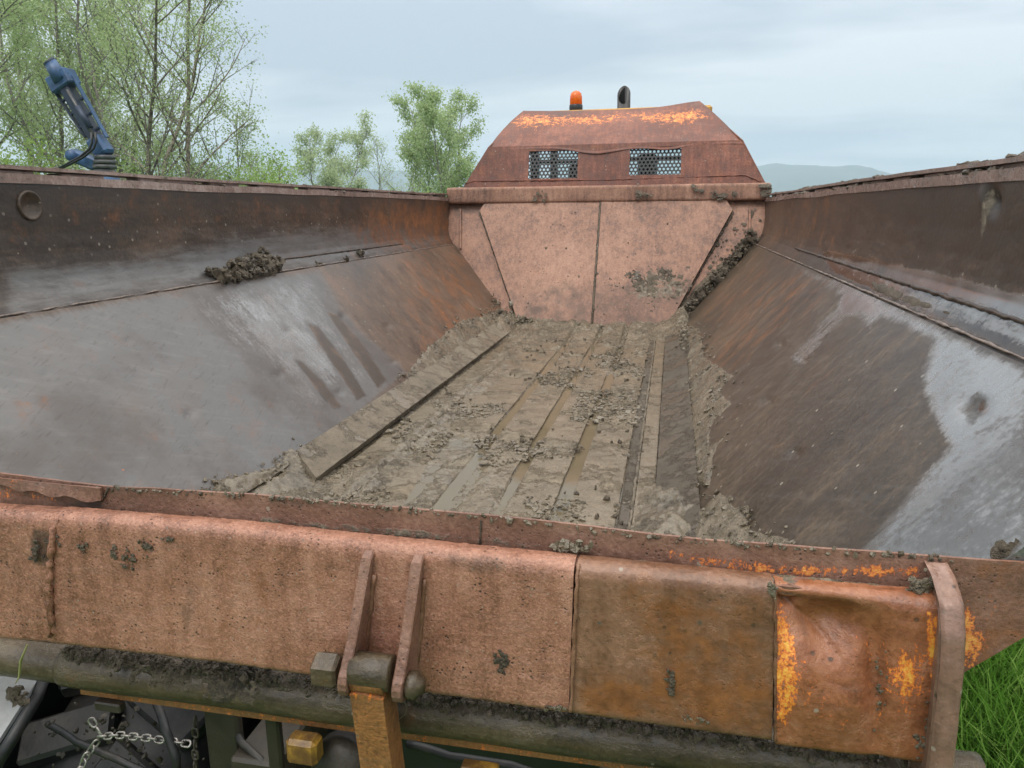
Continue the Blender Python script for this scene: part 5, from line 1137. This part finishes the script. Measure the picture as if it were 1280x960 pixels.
# the arm that holds the gate's hinge
arm = root("support_strut", "rusty yellow square steel bar hanging from the tailgate hinge pin", "arm", (-0.70, 1.49, -1.2))
U, V_ = uvgrid(10, 80)
xa, xb = -0.712, -0.628
P = orient(np.stack([xa + (xb - xa) * U, 1.462 + 0.09 * V_ + 0 * U, -1.118 - 0.62 * V_ + 0.004 * np.sin(U * 5)], -1), (0, -1, 0))
sheet("square_bar", P, M['arm'], arm, 0.075, {'chip': lambda P: 0.22 + 0.35 * sstep(-1.135, -1.118, P[..., 2]) + 0.1 * sstep(0.02, 0.0, np.abs(P[..., 0] - xa)), 'mud': lambda P: 0.12 + 0 * P[..., 0], 'rust': lambda P: 0.3 + 0 * P[..., 0]}, lambda P: 0.003 * (fbm(P, 30, 3, 391) - 0.5))
MB().lathe(((xa + xb) / 2 - 0.04, 1.497, -1.086), (1, 0, 0), [(0, 0.030), (0, 0.040), (0.08, 0.040), (0.08, 0.030)], 16).build("bar_eye", M['arm'], arm, True)
# snow chain hanging over the tyre
def link(c, ax, nrm, L=0.0165, Wd=0.0095, r=0.0036):
    ax = np.array(ax, float); ax /= np.linalg.norm(ax); nrm = np.array(nrm, float); nrm -= ax * (nrm @ ax); nrm /= np.linalg.norm(nrm); s_ = np.cross(ax, nrm)
    pts = []
    for k in range(17):
        t = 2 * math.pi * k / 16; cx, sx = math.cos(t), math.sin(t)
        pts.append(np.array(c) + ax * ((L - Wd) * np.sign(cx) * (abs(cx) > 1e-6) + Wd * cx) + s_ * Wd * sx)
    return MB().tube(pts, r, 6, caps=False)
chain = root("tyre_chain", "steel link chain stretched across the black rubber below the tailgate's left end", "chain", at(130, 920, 1, 1.86))
def chainrun(pp, y0, y1):
    A = np.array([at(p[0], p[1], 1, y) for p, y in zip(pp, np.linspace(y0, y1, len(pp)))])
    L = np.concatenate([[0], np.cumsum(np.linalg.norm(np.diff(A, axis=0), axis=1))]); n = max(2, int(L[-1] / 0.0235)); t = np.linspace(0.012, L[-1] - 0.01, n)
    Q = np.stack([np.interp(t, L, A[:, k]) for k in range(3)], 1); T = np.gradient(Q, axis=0)
    for i in range(n): link(Q[i], T[i], (0, -1, 0.9) if i % 2 else (0, 0.9, 1)).build("chain_link", M['chain'], chain, True)
chainrun([(124, 921), (150, 919), (188, 923), (236, 930)], 1.80, 1.80)
chainrun([(126, 918), (114, 900)], 1.80, 1.80)
chainrun([(122, 926), (108, 945), (98, 968)], 1.80, 1.76)
chain2 = root("hanging_chain", "muddy chain hanging down beside the frame under the yellow flange rail", "chain", at(242, 930, 1, 1.76))
A = [at(244, y_, 1, 1.76) for y_ in np.linspace(902, 985, 7)]
for i, q in enumerate(A): link(q, (0, 0, 1), (0, -1, 0) if i % 2 else (1, 0.3, 0)).build("chain_link", M['frame'], chain2, True)
# wire end hanging from the pin, straw on the tube
wire = tag(MB().tube([at(507, 860, 1, 1.52), at(503, 872, 1, 1.53), at(509, 884, 1, 1.54), at(506, 893, 1, 1.55), at(496, 902, 1, 1.56)], 0.0016, 5).build("wire", M['chain'], None, True, loc=at(505, 880, 1, 1.54)), "short twisted wire end dangling from the tailgate hinge pin", "wire")
straw = MB().tube([at(34, 806, 1, 1.57), at(26, 826, 1, 1.60), at(24, 846, 1, 1.62), at(19, 855, 1, 1.61)], [0.002, 0.004, 0.003, 0.001], 5).build("straw", M['straw'], None, True, loc=at(26, 830, 1, 1.6))
tag(straw, "pale bent grass straw lying across the muddy tube under the tailgate", "straw")

CAM_SCALE = 1.0
# ------------------------------------------------------------------ cab beyond the guard, beacon, exhaust
cab = root("truck_cab", "truck cab behind the cab guard, seen through its mesh windows", "cab", (-0.6, 9.0, G))
box("cab_body", (-1.55, 8.35, -1.9), (0.30, 9.9, 0.12), M['cab'], cab, 0.05)
for x_ in (-1.50, -0.72, 0.25):
    for y_ in (8.42, 9.80): box("cab_post", (x_ - 0.045, y_ - 0.045, 0.12), (x_ + 0.045, y_ + 0.045, 0.93), M['black'], cab, 0.01)
box("air_cleaner", (-0.42, 9.0, 0.12), (-0.20, 9.25, 0.62), M['black'], cab, 0.04)
box("window_guard", (-1.50, 8.50, 0.50), (0.25, 8.53, 0.54), M['black'], cab)
box("cab_seat", (-1.18, 8.75, 0.12), (-0.98, 8.85, 0.50), M['black'], cab, 0.03)
box("cab_roof", (-1.60, 8.35, 0.93), (0.35, 9.95, 1.03), M['cab'], cab, 0.04)
box("cab_bonnet", (-1.5, 9.9, -1.9), (0.25, 12.2, -0.25), M['cab'], cab, 0.08)
for x_ in (-1.72, 0.42): MB().lathe((x_ - 0.26, 10.6, -2.02), (1, 0, 0), [(0, 0.3), (0, 0.64), (0.06, 0.71), (0.46, 0.71), (0.52, 0.64), (0.52, 0.3)], 40).build("wheel", M['rubber'], cab, True)
for y_ in (8.40, 9.84):
    for xa_, xb_ in ((-1.455, -0.765), (-0.675, 0.205)): box("window", (xa_, y_ - 0.004, 0.12), (xb_, y_ + 0.004, 0.93), M['glass'], cab)
bx = at(720, 130, 1, 8.7)
bea = root("warning_beacon", "orange warning beacon on a black base above the cab guard's middle", "beacon", (bx[0], 8.7, 1.03))
zb0, zb1 = at(720, 132, 1, 8.7)[2], at(720, 114, 1, 8.7)[2]; rb = 0.068
MB().lathe((bx[0], 8.7, 1.03), (0, 0, 1), [(0, 0.06), (0.02, 0.074), (zb0 - 1.03, 0.074), (zb0 - 1.03 + 0.012, 0.066)], 24).build("base", M['black'], bea, True)
hh = zb1 - zb0
MB().lathe((bx[0], 8.7, zb0 + 0.008), (0, 0, 1), [(0, rb), (hh * 0.55, rb * 0.97), (hh * 0.8, rb * 0.82), (hh * 0.93, rb * 0.5), (hh, 0.0)], 24).build("lens", M['amber'], bea, True)
ex = at(781, 130, 1, 8.9)
exh = root("exhaust_pipe", "black exhaust pipe with slant cut mouth standing right of the orange beacon", "exhaust pipe", (ex[0], 8.9, -0.2))
ztop = at(781, 106, 1, 8.9)[2]; zlow = at(781, 131, 1, 8.9)[2]
n = 28; V = []; r0, r1 = 0.072, 0.060
for k in range(n):
    a = 2 * math.pi * k / n; cs, sn = math.cos(a), math.sin(a)
    zc_ = zlow + (ztop - zlow) * (0.5 + 0.5 * sn)                  # mouth cut on a slant, open side to the rear
    lean = 0.012
    for r_ in (r0, r1):
        V += [(ex[0] + r_ * cs, 8.9 + r_ * sn, -0.2), (ex[0] + r_ * cs - lean, 8.9 + r_ * sn, zc_)]
Fc = []
for k in range(n):
    j = (k + 1) % n
    Fc += [(4 * k, 4 * j, 4 * j + 1, 4 * k + 1), (4 * k + 2, 4 * k + 3, 4 * j + 3, 4 * j + 2), (4 * k + 1, 4 * j + 1, 4 * j + 3, 4 * k + 3)]
mk("pipe", V, [np.array(Fc)], M['black'], exh)
mk("mouth_shade_lining", [(ex[0] + 0.0595 * math.cos(2 * math.pi * k / 28), 8.9 + 0.0595 * math.sin(2 * math.pi * k / 28), z_) for k in range(28) for z_ in (zlow - 0.4, zlow + (ztop - zlow) * (0.5 + 0.5 * math.sin(2 * math.pi * k / 28)) - 0.02)], [np.array([(2 * k, 2 * k + 1, (2 * k + 3) % 56, (2 * k + 2) % 56) for k in range(28)])], M["mouth_shade"], exh)  # near-black lining puts the shade of the pipe mouth into colour
box("bracket", (ex[0] - 0.09, 8.8, -0.22), (ex[0] + 0.09, 9.0, -0.12), M['black'], exh)

# ------------------------------------------------------------------ blue loader crane beyond the left wall
CY = 14.0
def cp(px, py, dy=0.0): return at(px, py, 1, CY + dy) 
crane = root("loader_crane", "blue hydraulic loader crane boom rising beyond the left side wall", "crane", (cp(130, 215)[0], CY, G))
b0, b1 = cp(128, 186), cp(80, 104)
ax = (b1 - b0) / np.linalg.norm(b1 - b0); sd = np.array([ax[2], 0, -ax[0]])
base = cp(131, 212)
MB().lathe((base[0], CY, G), (0, 0, 1), [(0, 0.55), (0.12, 0.55), (0.14, 0.26), (base[2] - G - 0.10, 0.26)], 20).build("column", M['blue'], crane, True)
for i, (py, r_) in enumerate(((214, 0.20), (208, 0.215), (202, 0.205), (196, 0.19))):
    c = cp(131, py); MB().lathe((c[0], CY, c[2] - 0.05), (0, 0, 1), [(0, r_), (0.006, r_ + 0.012), (0.07, r_ + 0.012), (0.078, r_)], 24).build("slew_ring", M['grease'], crane, True)
MB().bar(cp(124, 207), cp(90, 193), 0.26, 0.26, (0, 1, 0), 0.04).build("slew_motor", M['blue'], crane)
MB().lathe(cp(96, 195) - np.array([0, 0.2, 0]), (0, 1, 0), [(0, 0.0), (0, 0.11), (0.4, 0.11), (0.4, 0)], 16).build("motor_cap", M['blue'], crane, True)
MB().bar(b0 + ax * 0.06, b1, 0.22, 0.24, (0, 1, 0), 0.02).build("boom", M['blue_dark'], crane)
MB().bar(cp(133, 195), cp(118, 172), 0.34, 0.30, (0, 1, 0), 0.05).build("boom_foot", M['blue'], crane)
for s_ in (-1, 1):
    p0, p1 = cp(122, 176) + sd * s_ * 0.205, cp(76, 98) + sd * s_ * 0.205
    if s_ > 0: p0 = cp(134, 172); p1 = cp(91, 94)
    else: p0 = cp(108, 172); p1 = cp(62, 104)
    MB().bar(p0, p1, 0.035, 0.10, (0, 1, 0), 0.008).build("boom_rail", M['blue'] if s_ > 0 else M['blue_dark'], crane)
    for t in (0.18, 0.42, 0.66):
        q = p0 + (p1 - p0) * t; MB().bar(q, q - sd * s_ * 0.12, 0.05, 0.06, (0, 1, 0), 0.01).build("rail_clamp", M['blue_dark'], crane)
MB().tube([cp(121, 176, -0.16), cp(100, 140, -0.16), cp(84, 112, -0.16)], 0.03, 10).build("cylinder_rod", M['grease'], crane, True)
MB().tube([cp(113, 160, -0.17), cp(97, 133, -0.17)], 0.055, 12).build("cylinder", M['blue_dark'], crane, True)
MB().bar(cp(84, 111), cp(74, 92), 0.52, 0.34, (0, 1, 0), 0.03).build("head_plate", M['blue'], crane)
MB().tube([cp(77, 101, -0.1), cp(70, 89, -0.1), cp(63, 78, -0.1)], [0.15, 0.145, 0.125], 18).build("head_pipe", M['blue'], crane, True)
MB().lathe(cp(63.5, 79, -0.1), (ax + np.array([0, -0.55, 0])), [(0, 0.128), (0.07, 0.128), (0.075, 0.085), (0.02, 0.08), (0.02, 0)], 18).build("pipe_mouth", M['blue_dark'], crane, True)
for k, off in enumerate((0, 5)):
    MB().tube([cp(114 + off, 165, -0.22), cp(115 + off, 178, -0.24), cp(112 + off, 186, -0.26), cp(100 + off, 196, -0.28), cp(85 + off, 204, -0.28), cp(66 + off, 214, -0.25)], 0.024, 8).build("hose", M['black'], crane, True)

# ------------------------------------------------------------------ trees and bushes
def grow(base, height, spread, seed, stems=1, first=0.22, nbr=16, lean=(0, 0), twig=3):
    R_ = random.Random(seed); segs = []; tips = []
    def vec(a, e): return np.array([math.cos(a) * math.cos(e), math.sin(a) * math.cos(e), math.sin(e)])
    def shoot(p, d, L, r, lev, up):
        n = max(3, int(L / (0.55 if lev == 0 else 0.30))); n = min(n, 14 if lev == 0 else 7); st = L / n; pts = [p.copy()]; rr = [r]
        for i in range(n):
            d = d + np.array([R_.gauss(0, 0.10), R_.gauss(0, 0.10), R_.gauss(0, 0.05) + up]); d /= np.linalg.norm(d)
            p = p + d * st; pts.append(p.copy()); rr.append(r * (1 - 0.82 * (i + 1) / n) + 0.003)
            if lev >= 2 or (lev == 1 and i >= n // 3) or (lev == 0 and i > n * 0.75): tips.append((p.copy(), lev))
        segs.append((pts, rr, lev)); return pts, rr
    def rec(p, d, L, r, lev):
        pts, rr = shoot(p, d, L, r, lev, 0.035 if lev else 0.0)
        if lev >= twig: return
        n = len(pts)
        k = int(nbr * 1.05) if lev == 0 else (6 if lev == 1 else 3)
        for j in range(k):
            t = (first if lev == 0 else 0.25) + (1 - (first if lev == 0 else 0.25)) * (j + R_.random()) / k
            x = min(t * (n - 1), n - 1.001); i = int(x); q = pts[i] + (pts[i + 1] - pts[i]) * (x - i)
            dd = pts[i + 1] - pts[i]; dd /= np.linalg.norm(dd)
            a = R_.random() * 6.283; o = np.array([math.cos(a), math.sin(a), 0.0]); 
            el = R_.uniform(0.55, 0.95)
            nd = dd * math.cos(el) + o * math.sin(el) + np.array([0, 0, 0.12]); nd /= np.linalg.norm(nd)
            if lev == 0: l2 = spread * (1.15 - 0.75 * (t - first) / (1 - first)) * R_.uniform(0.7, 1.15) * (0.55 + 0.45 * min(1, (t - first) * 5 + 0.3))
            else: l2 = L * R_.uniform(0.35, 0.6) * (1.1 - 0.5 * t)
            rec(q, nd, l2, max(0.004, rr[i] * (0.5 if lev == 0 else 0.6)), lev + 1)
    for s_ in range(stems):
        a = 6.283 * s_ / max(1, stems) + R_.random(); sp = 0.0 if stems == 1 else R_.uniform(0.10, 0.24)
        d = np.array([math.cos(a) * sp + lean[0], math.sin(a) * sp + lean[1], 1.0]); d /= np.linalg.norm(d)
        rec(np.array(base, float) + np.array([math.cos(a), math.sin(a), 0]) * (0.15 if stems > 1 else 0), d, height * (1 if s_ == 0 else R_.uniform(0.75, 0.98)), 0.0105 * height * (1 if stems == 1 else 0.75), 0)
    return segs, tips
def leaves(name, tips, n, size, mat, parent, seed, spread=0.16):
    R_ = np.random.default_rng(seed); T = np.array([t[0] for t in tips]); i = R_.integers(0, len(T), n)
    C = T[i] + R_.normal(0, spread, (n, 3)) * np.array([1, 1, 0.9]); sz = size * R_.uniform(0.6, 1.3, n)
    A = R_.normal(size=(n, 3)); A /= np.linalg.norm(A, axis=1)[:, None]; B = np.cross(A, R_.normal(size=(n, 3))); B /= np.linalg.norm(B, axis=1)[:, None]
    q = np.stack([C - A * sz[:, None] * 0.5, C + B * sz[:, None] * 0.33, C + A * sz[:, None] * 0.5, C - B * sz[:, None] * 0.33], 1)
    tone = np.clip(R_.normal(0.5, 0.22, n) + 0.5 * (fbm(C, 0.8, 2, seed) - 0.5), 0, 1)
    return mk(name, q.reshape(-1, 3), [np.arange(4 * n).reshape(-1, 4)], mat, parent, {'tone': np.repeat(tone, 4)}, False)
def tree(label, px, Y, height, spread, seed, nleaf, leaf=0.07, mat='leaf', bark='bark', stems=1, first=0.22, nbr=16, lean=(0, 0), group="trees beyond the left side wall", name="birch_tree", cat="tree", twig=3, x=None, lspread=0.16, zcut=None):
    X = at(px, 250, 1, Y)[0] if x is None else x
    t = root(name, label, cat, (X, Y, G), group)
    segs, tips = grow((X, Y, G - 0.05), height, spread, seed, stems, first, nbr, lean, twig)
    m = MB(); m2 = MB(); big = False
    for pts, rr, lev in segs:
        (m if lev <= 1 else m2).tube(pts, rr, 7 if lev == 0 else (5 if lev == 1 else 3), caps=lev == 0); big = big or lev > 1
    m.build("trunk", M[bark], t, True)
    if big:
        o = m2.build("twigs", M['bark'], t, True); o["kind"] = "stuff"
    o = leaves("crown", tips, int(nleaf * 2.6), leaf, M[mat], t, seed, lspread); o["kind"] = "stuff"
    return t
GL = "trees beyond the left side wall"
tree("tall birch at the photo's left edge, its trunk cut by the frame", -12, 18, 11.5, 2.9, 1, 9000, 0.075, lspread=0.2)
tree("tall slim birch just left of the blue crane head", 28, 21, 13.0, 2.9, 2, 9500, 0.075, 'leaf_p', lspread=0.22)
tree("leafy tree rising directly behind the blue crane boom", 62, 19, 11.5, 2.7, 3, 9000, 0.075, stems=2, nbr=12, lspread=0.2)
tree("slim tree between the crane column and the multi-stemmed tree", 118, 23, 13.0, 2.8, 4, 8500, 0.075, 'leaf_p', lspread=0.22)
tree("multi-stemmed tree with bare dark stems leaning left, right of the crane", 170, 19, 10.5, 2.2, 5, 5200, 0.065, stems=4, first=0.30, nbr=10, lean=(-0.16, 0))
tree("large birch with pale trunk, the last tall one before the open sky", 214, 17.5, 10.2, 2.7, 6, 7600, 0.060, bark='bark_p', stems=3, first=0.28, nbr=15, lspread=0.17)
tree("low round crowned young tree right of the large pale birch", 272, 20, 5.6, 1.9, 7, 3200, 0.07, 'leaf', stems=4, first=0.3, nbr=10)
tree("small feathery tree standing in the open gap, leftmost of the distant row", 410, 38, 7.6, 1.9, 28, 5200, 0.11, 'leaf_p', stems=3, first=0.25, nbr=14, lspread=0.16, group="distant trees past the wall's far end")
tree("sparse nearly bare tree beside the tall distant birch", 487, 42, 7.8, 2.1, 19, 2100, 0.085, 'leaf_p', stems=3, first=0.32, nbr=11, lspread=0.2, group="distant trees past the wall's far end")
tree("full green birch close beside the rusty cab guard's left edge", 567, 33, 7.9, 2.0, 31, 8600, 0.105, 'leaf', stems=3, lean=(-0.02, 0), first=0.25, nbr=15, group="distant trees past the wall's far end")
tree("low bush at the foot of the full green birch", 515, 36, 3.9, 1.4, 11, 1300, 0.11, 'leaf_b', stems=5, first=0.3, nbr=8, name="bush", cat="bush", group="distant trees past the wall's far end")
tree("tiny far tree just right of the bright green bush", 362, 60, 4.5, 1.7, 12, 700, 0.13, 'leaf_p', stems=3, first=0.3, nbr=8, group="distant trees past the wall's far end")
GB = "bushes along the foot of the trees"
for lab, px, Y, h, sp, sd_, nl, mt in (("leafy bush under the trees at the photo's left edge", 5, 16.5, 4.3, 1.3, 21, 3600, 'leaf_b'), ("leafy bush left of the crane's hoses", 45, 17, 4.0, 1.3, 22, 3200, 'leaf'), ("bush right behind the crane's slew motor", 98, 17.5, 4.1, 1.3, 23, 3000, 'leaf_b'),
                                  ("low bush below the leaning stems right of the crane column", 165, 18, 3.7, 1.1, 24, 1600, 'leaf'), ("bush hugging the foot of the pale birch trunk", 236, 18.5, 3.8, 1.2, 25, 2300, 'leaf_b'), ("bright green bush that ends the left group of trees", 316, 19, 4.2, 1.15, 26, 3400, 'leaf_b'), ("low thin bush between the pale birch and the bright bush", 282, 18.2, 3.7, 1.1, 27, 1500, 'leaf')):
    tree(lab, px, Y, h, sp, sd_, nl, 0.075, mt, stems=5, first=0.25, nbr=8, group=GB, name="bush", cat="bush", twig=2, lspread=0.22)

# ------------------------------------------------------------------ grass beside the truck
R_ = np.random.default_rng(99)
def grass(name, n, xr, yr, hr, seed, gate_=None):
    R_ = np.random.default_rng(seed)
    if gate_: x = xr[0] + np.sign(xr[1] - xr[0]) * R_.exponential(abs(xr[1] - xr[0]) / 2.2, n); y = yr[0] + R_.exponential((yr[1] - yr[0]) / 2.0, n)
    else: x = R_.uniform(*xr, n); y = R_.uniform(*yr, n)
    k = fbm(np.stack([x, y, 0 * x], 1), 1.6, 3, seed); h = R_.uniform(*hr, n) * (0.55 + 0.9 * k); w = R_.uniform(0.0035, 0.007, n) 
    a = R_.uniform(0, 6.283, n); d = np.stack([np.cos(a), np.sin(a), 0 * a], 1); s_ = np.stack([-np.sin(a), np.cos(a), 0 * a], 1)
    bend = h * R_.uniform(0.15, 0.9, n); p0 = np.stack([x, y, np.full(n, G - 0.01)], 1)
    p1 = p0 + d * bend[:, None] * 0.25 + np.array([0, 0, 1.0]) * (h * 0.6)[:, None]; p2 = p0 + d * bend[:, None] * 0.95 + np.array([0, 0, 1.0]) * (h * 0.92)[:, None]
    W_ = (s_ * w[:, None])
    V = np.stack([p0 - W_, p0 + W_, p1 - W_ * 0.8, p1 + W_ * 0.8, p2], 1).reshape(-1, 3); b = np.arange(n) * 5
    quads = np.stack([b, b + 1, b + 3, b + 2], 1); tris = np.stack([b + 2, b + 3, b + 4], 1)
    tone = np.clip(R_.normal(0.45, 0.25, n), 0, 1)
    o = mk(name, V, [quads, tris], M['grass'], None, {'tone': np.repeat(tone, 5)}, False); o["kind"] = "stuff"
    return o
grass("grass", 90000, (1.0, 5.0), (1.5, 8.0), (0.12, 0.34), 401)
grass("grass", 110000, (0.9, 14.0), (0.5, 24.0), (0.13, 0.34), 402, True)
grass("grass", 60000, (-2.4, -14.0), (0.5, 24.0), (0.13, 0.34), 403, True)

# ------------------------------------------------------------------ the damp air
s_ = bpy.data.materials.new("damp_air"); s_.use_nodes = True
nt = s_.node_tree; nt.nodes.remove(nt.nodes["Principled BSDF"])
vol = nt.nodes.new("ShaderNodeVolumePrincipled"); vol.inputs["Color"].default_value = (0.70, 0.84, 1.0, 1); vol.inputs["Density"].default_value = 0.00055; vol.inputs["Anisotropy"].default_value = 0.3
nt.links.new(vol.outputs[0], nt.nodes["Material Output"].inputs["Volume"])
hz = box("haze", (-2600, -300, G - 4), (2600, 2600, 190), s_); hz["kind"] = "stuff"
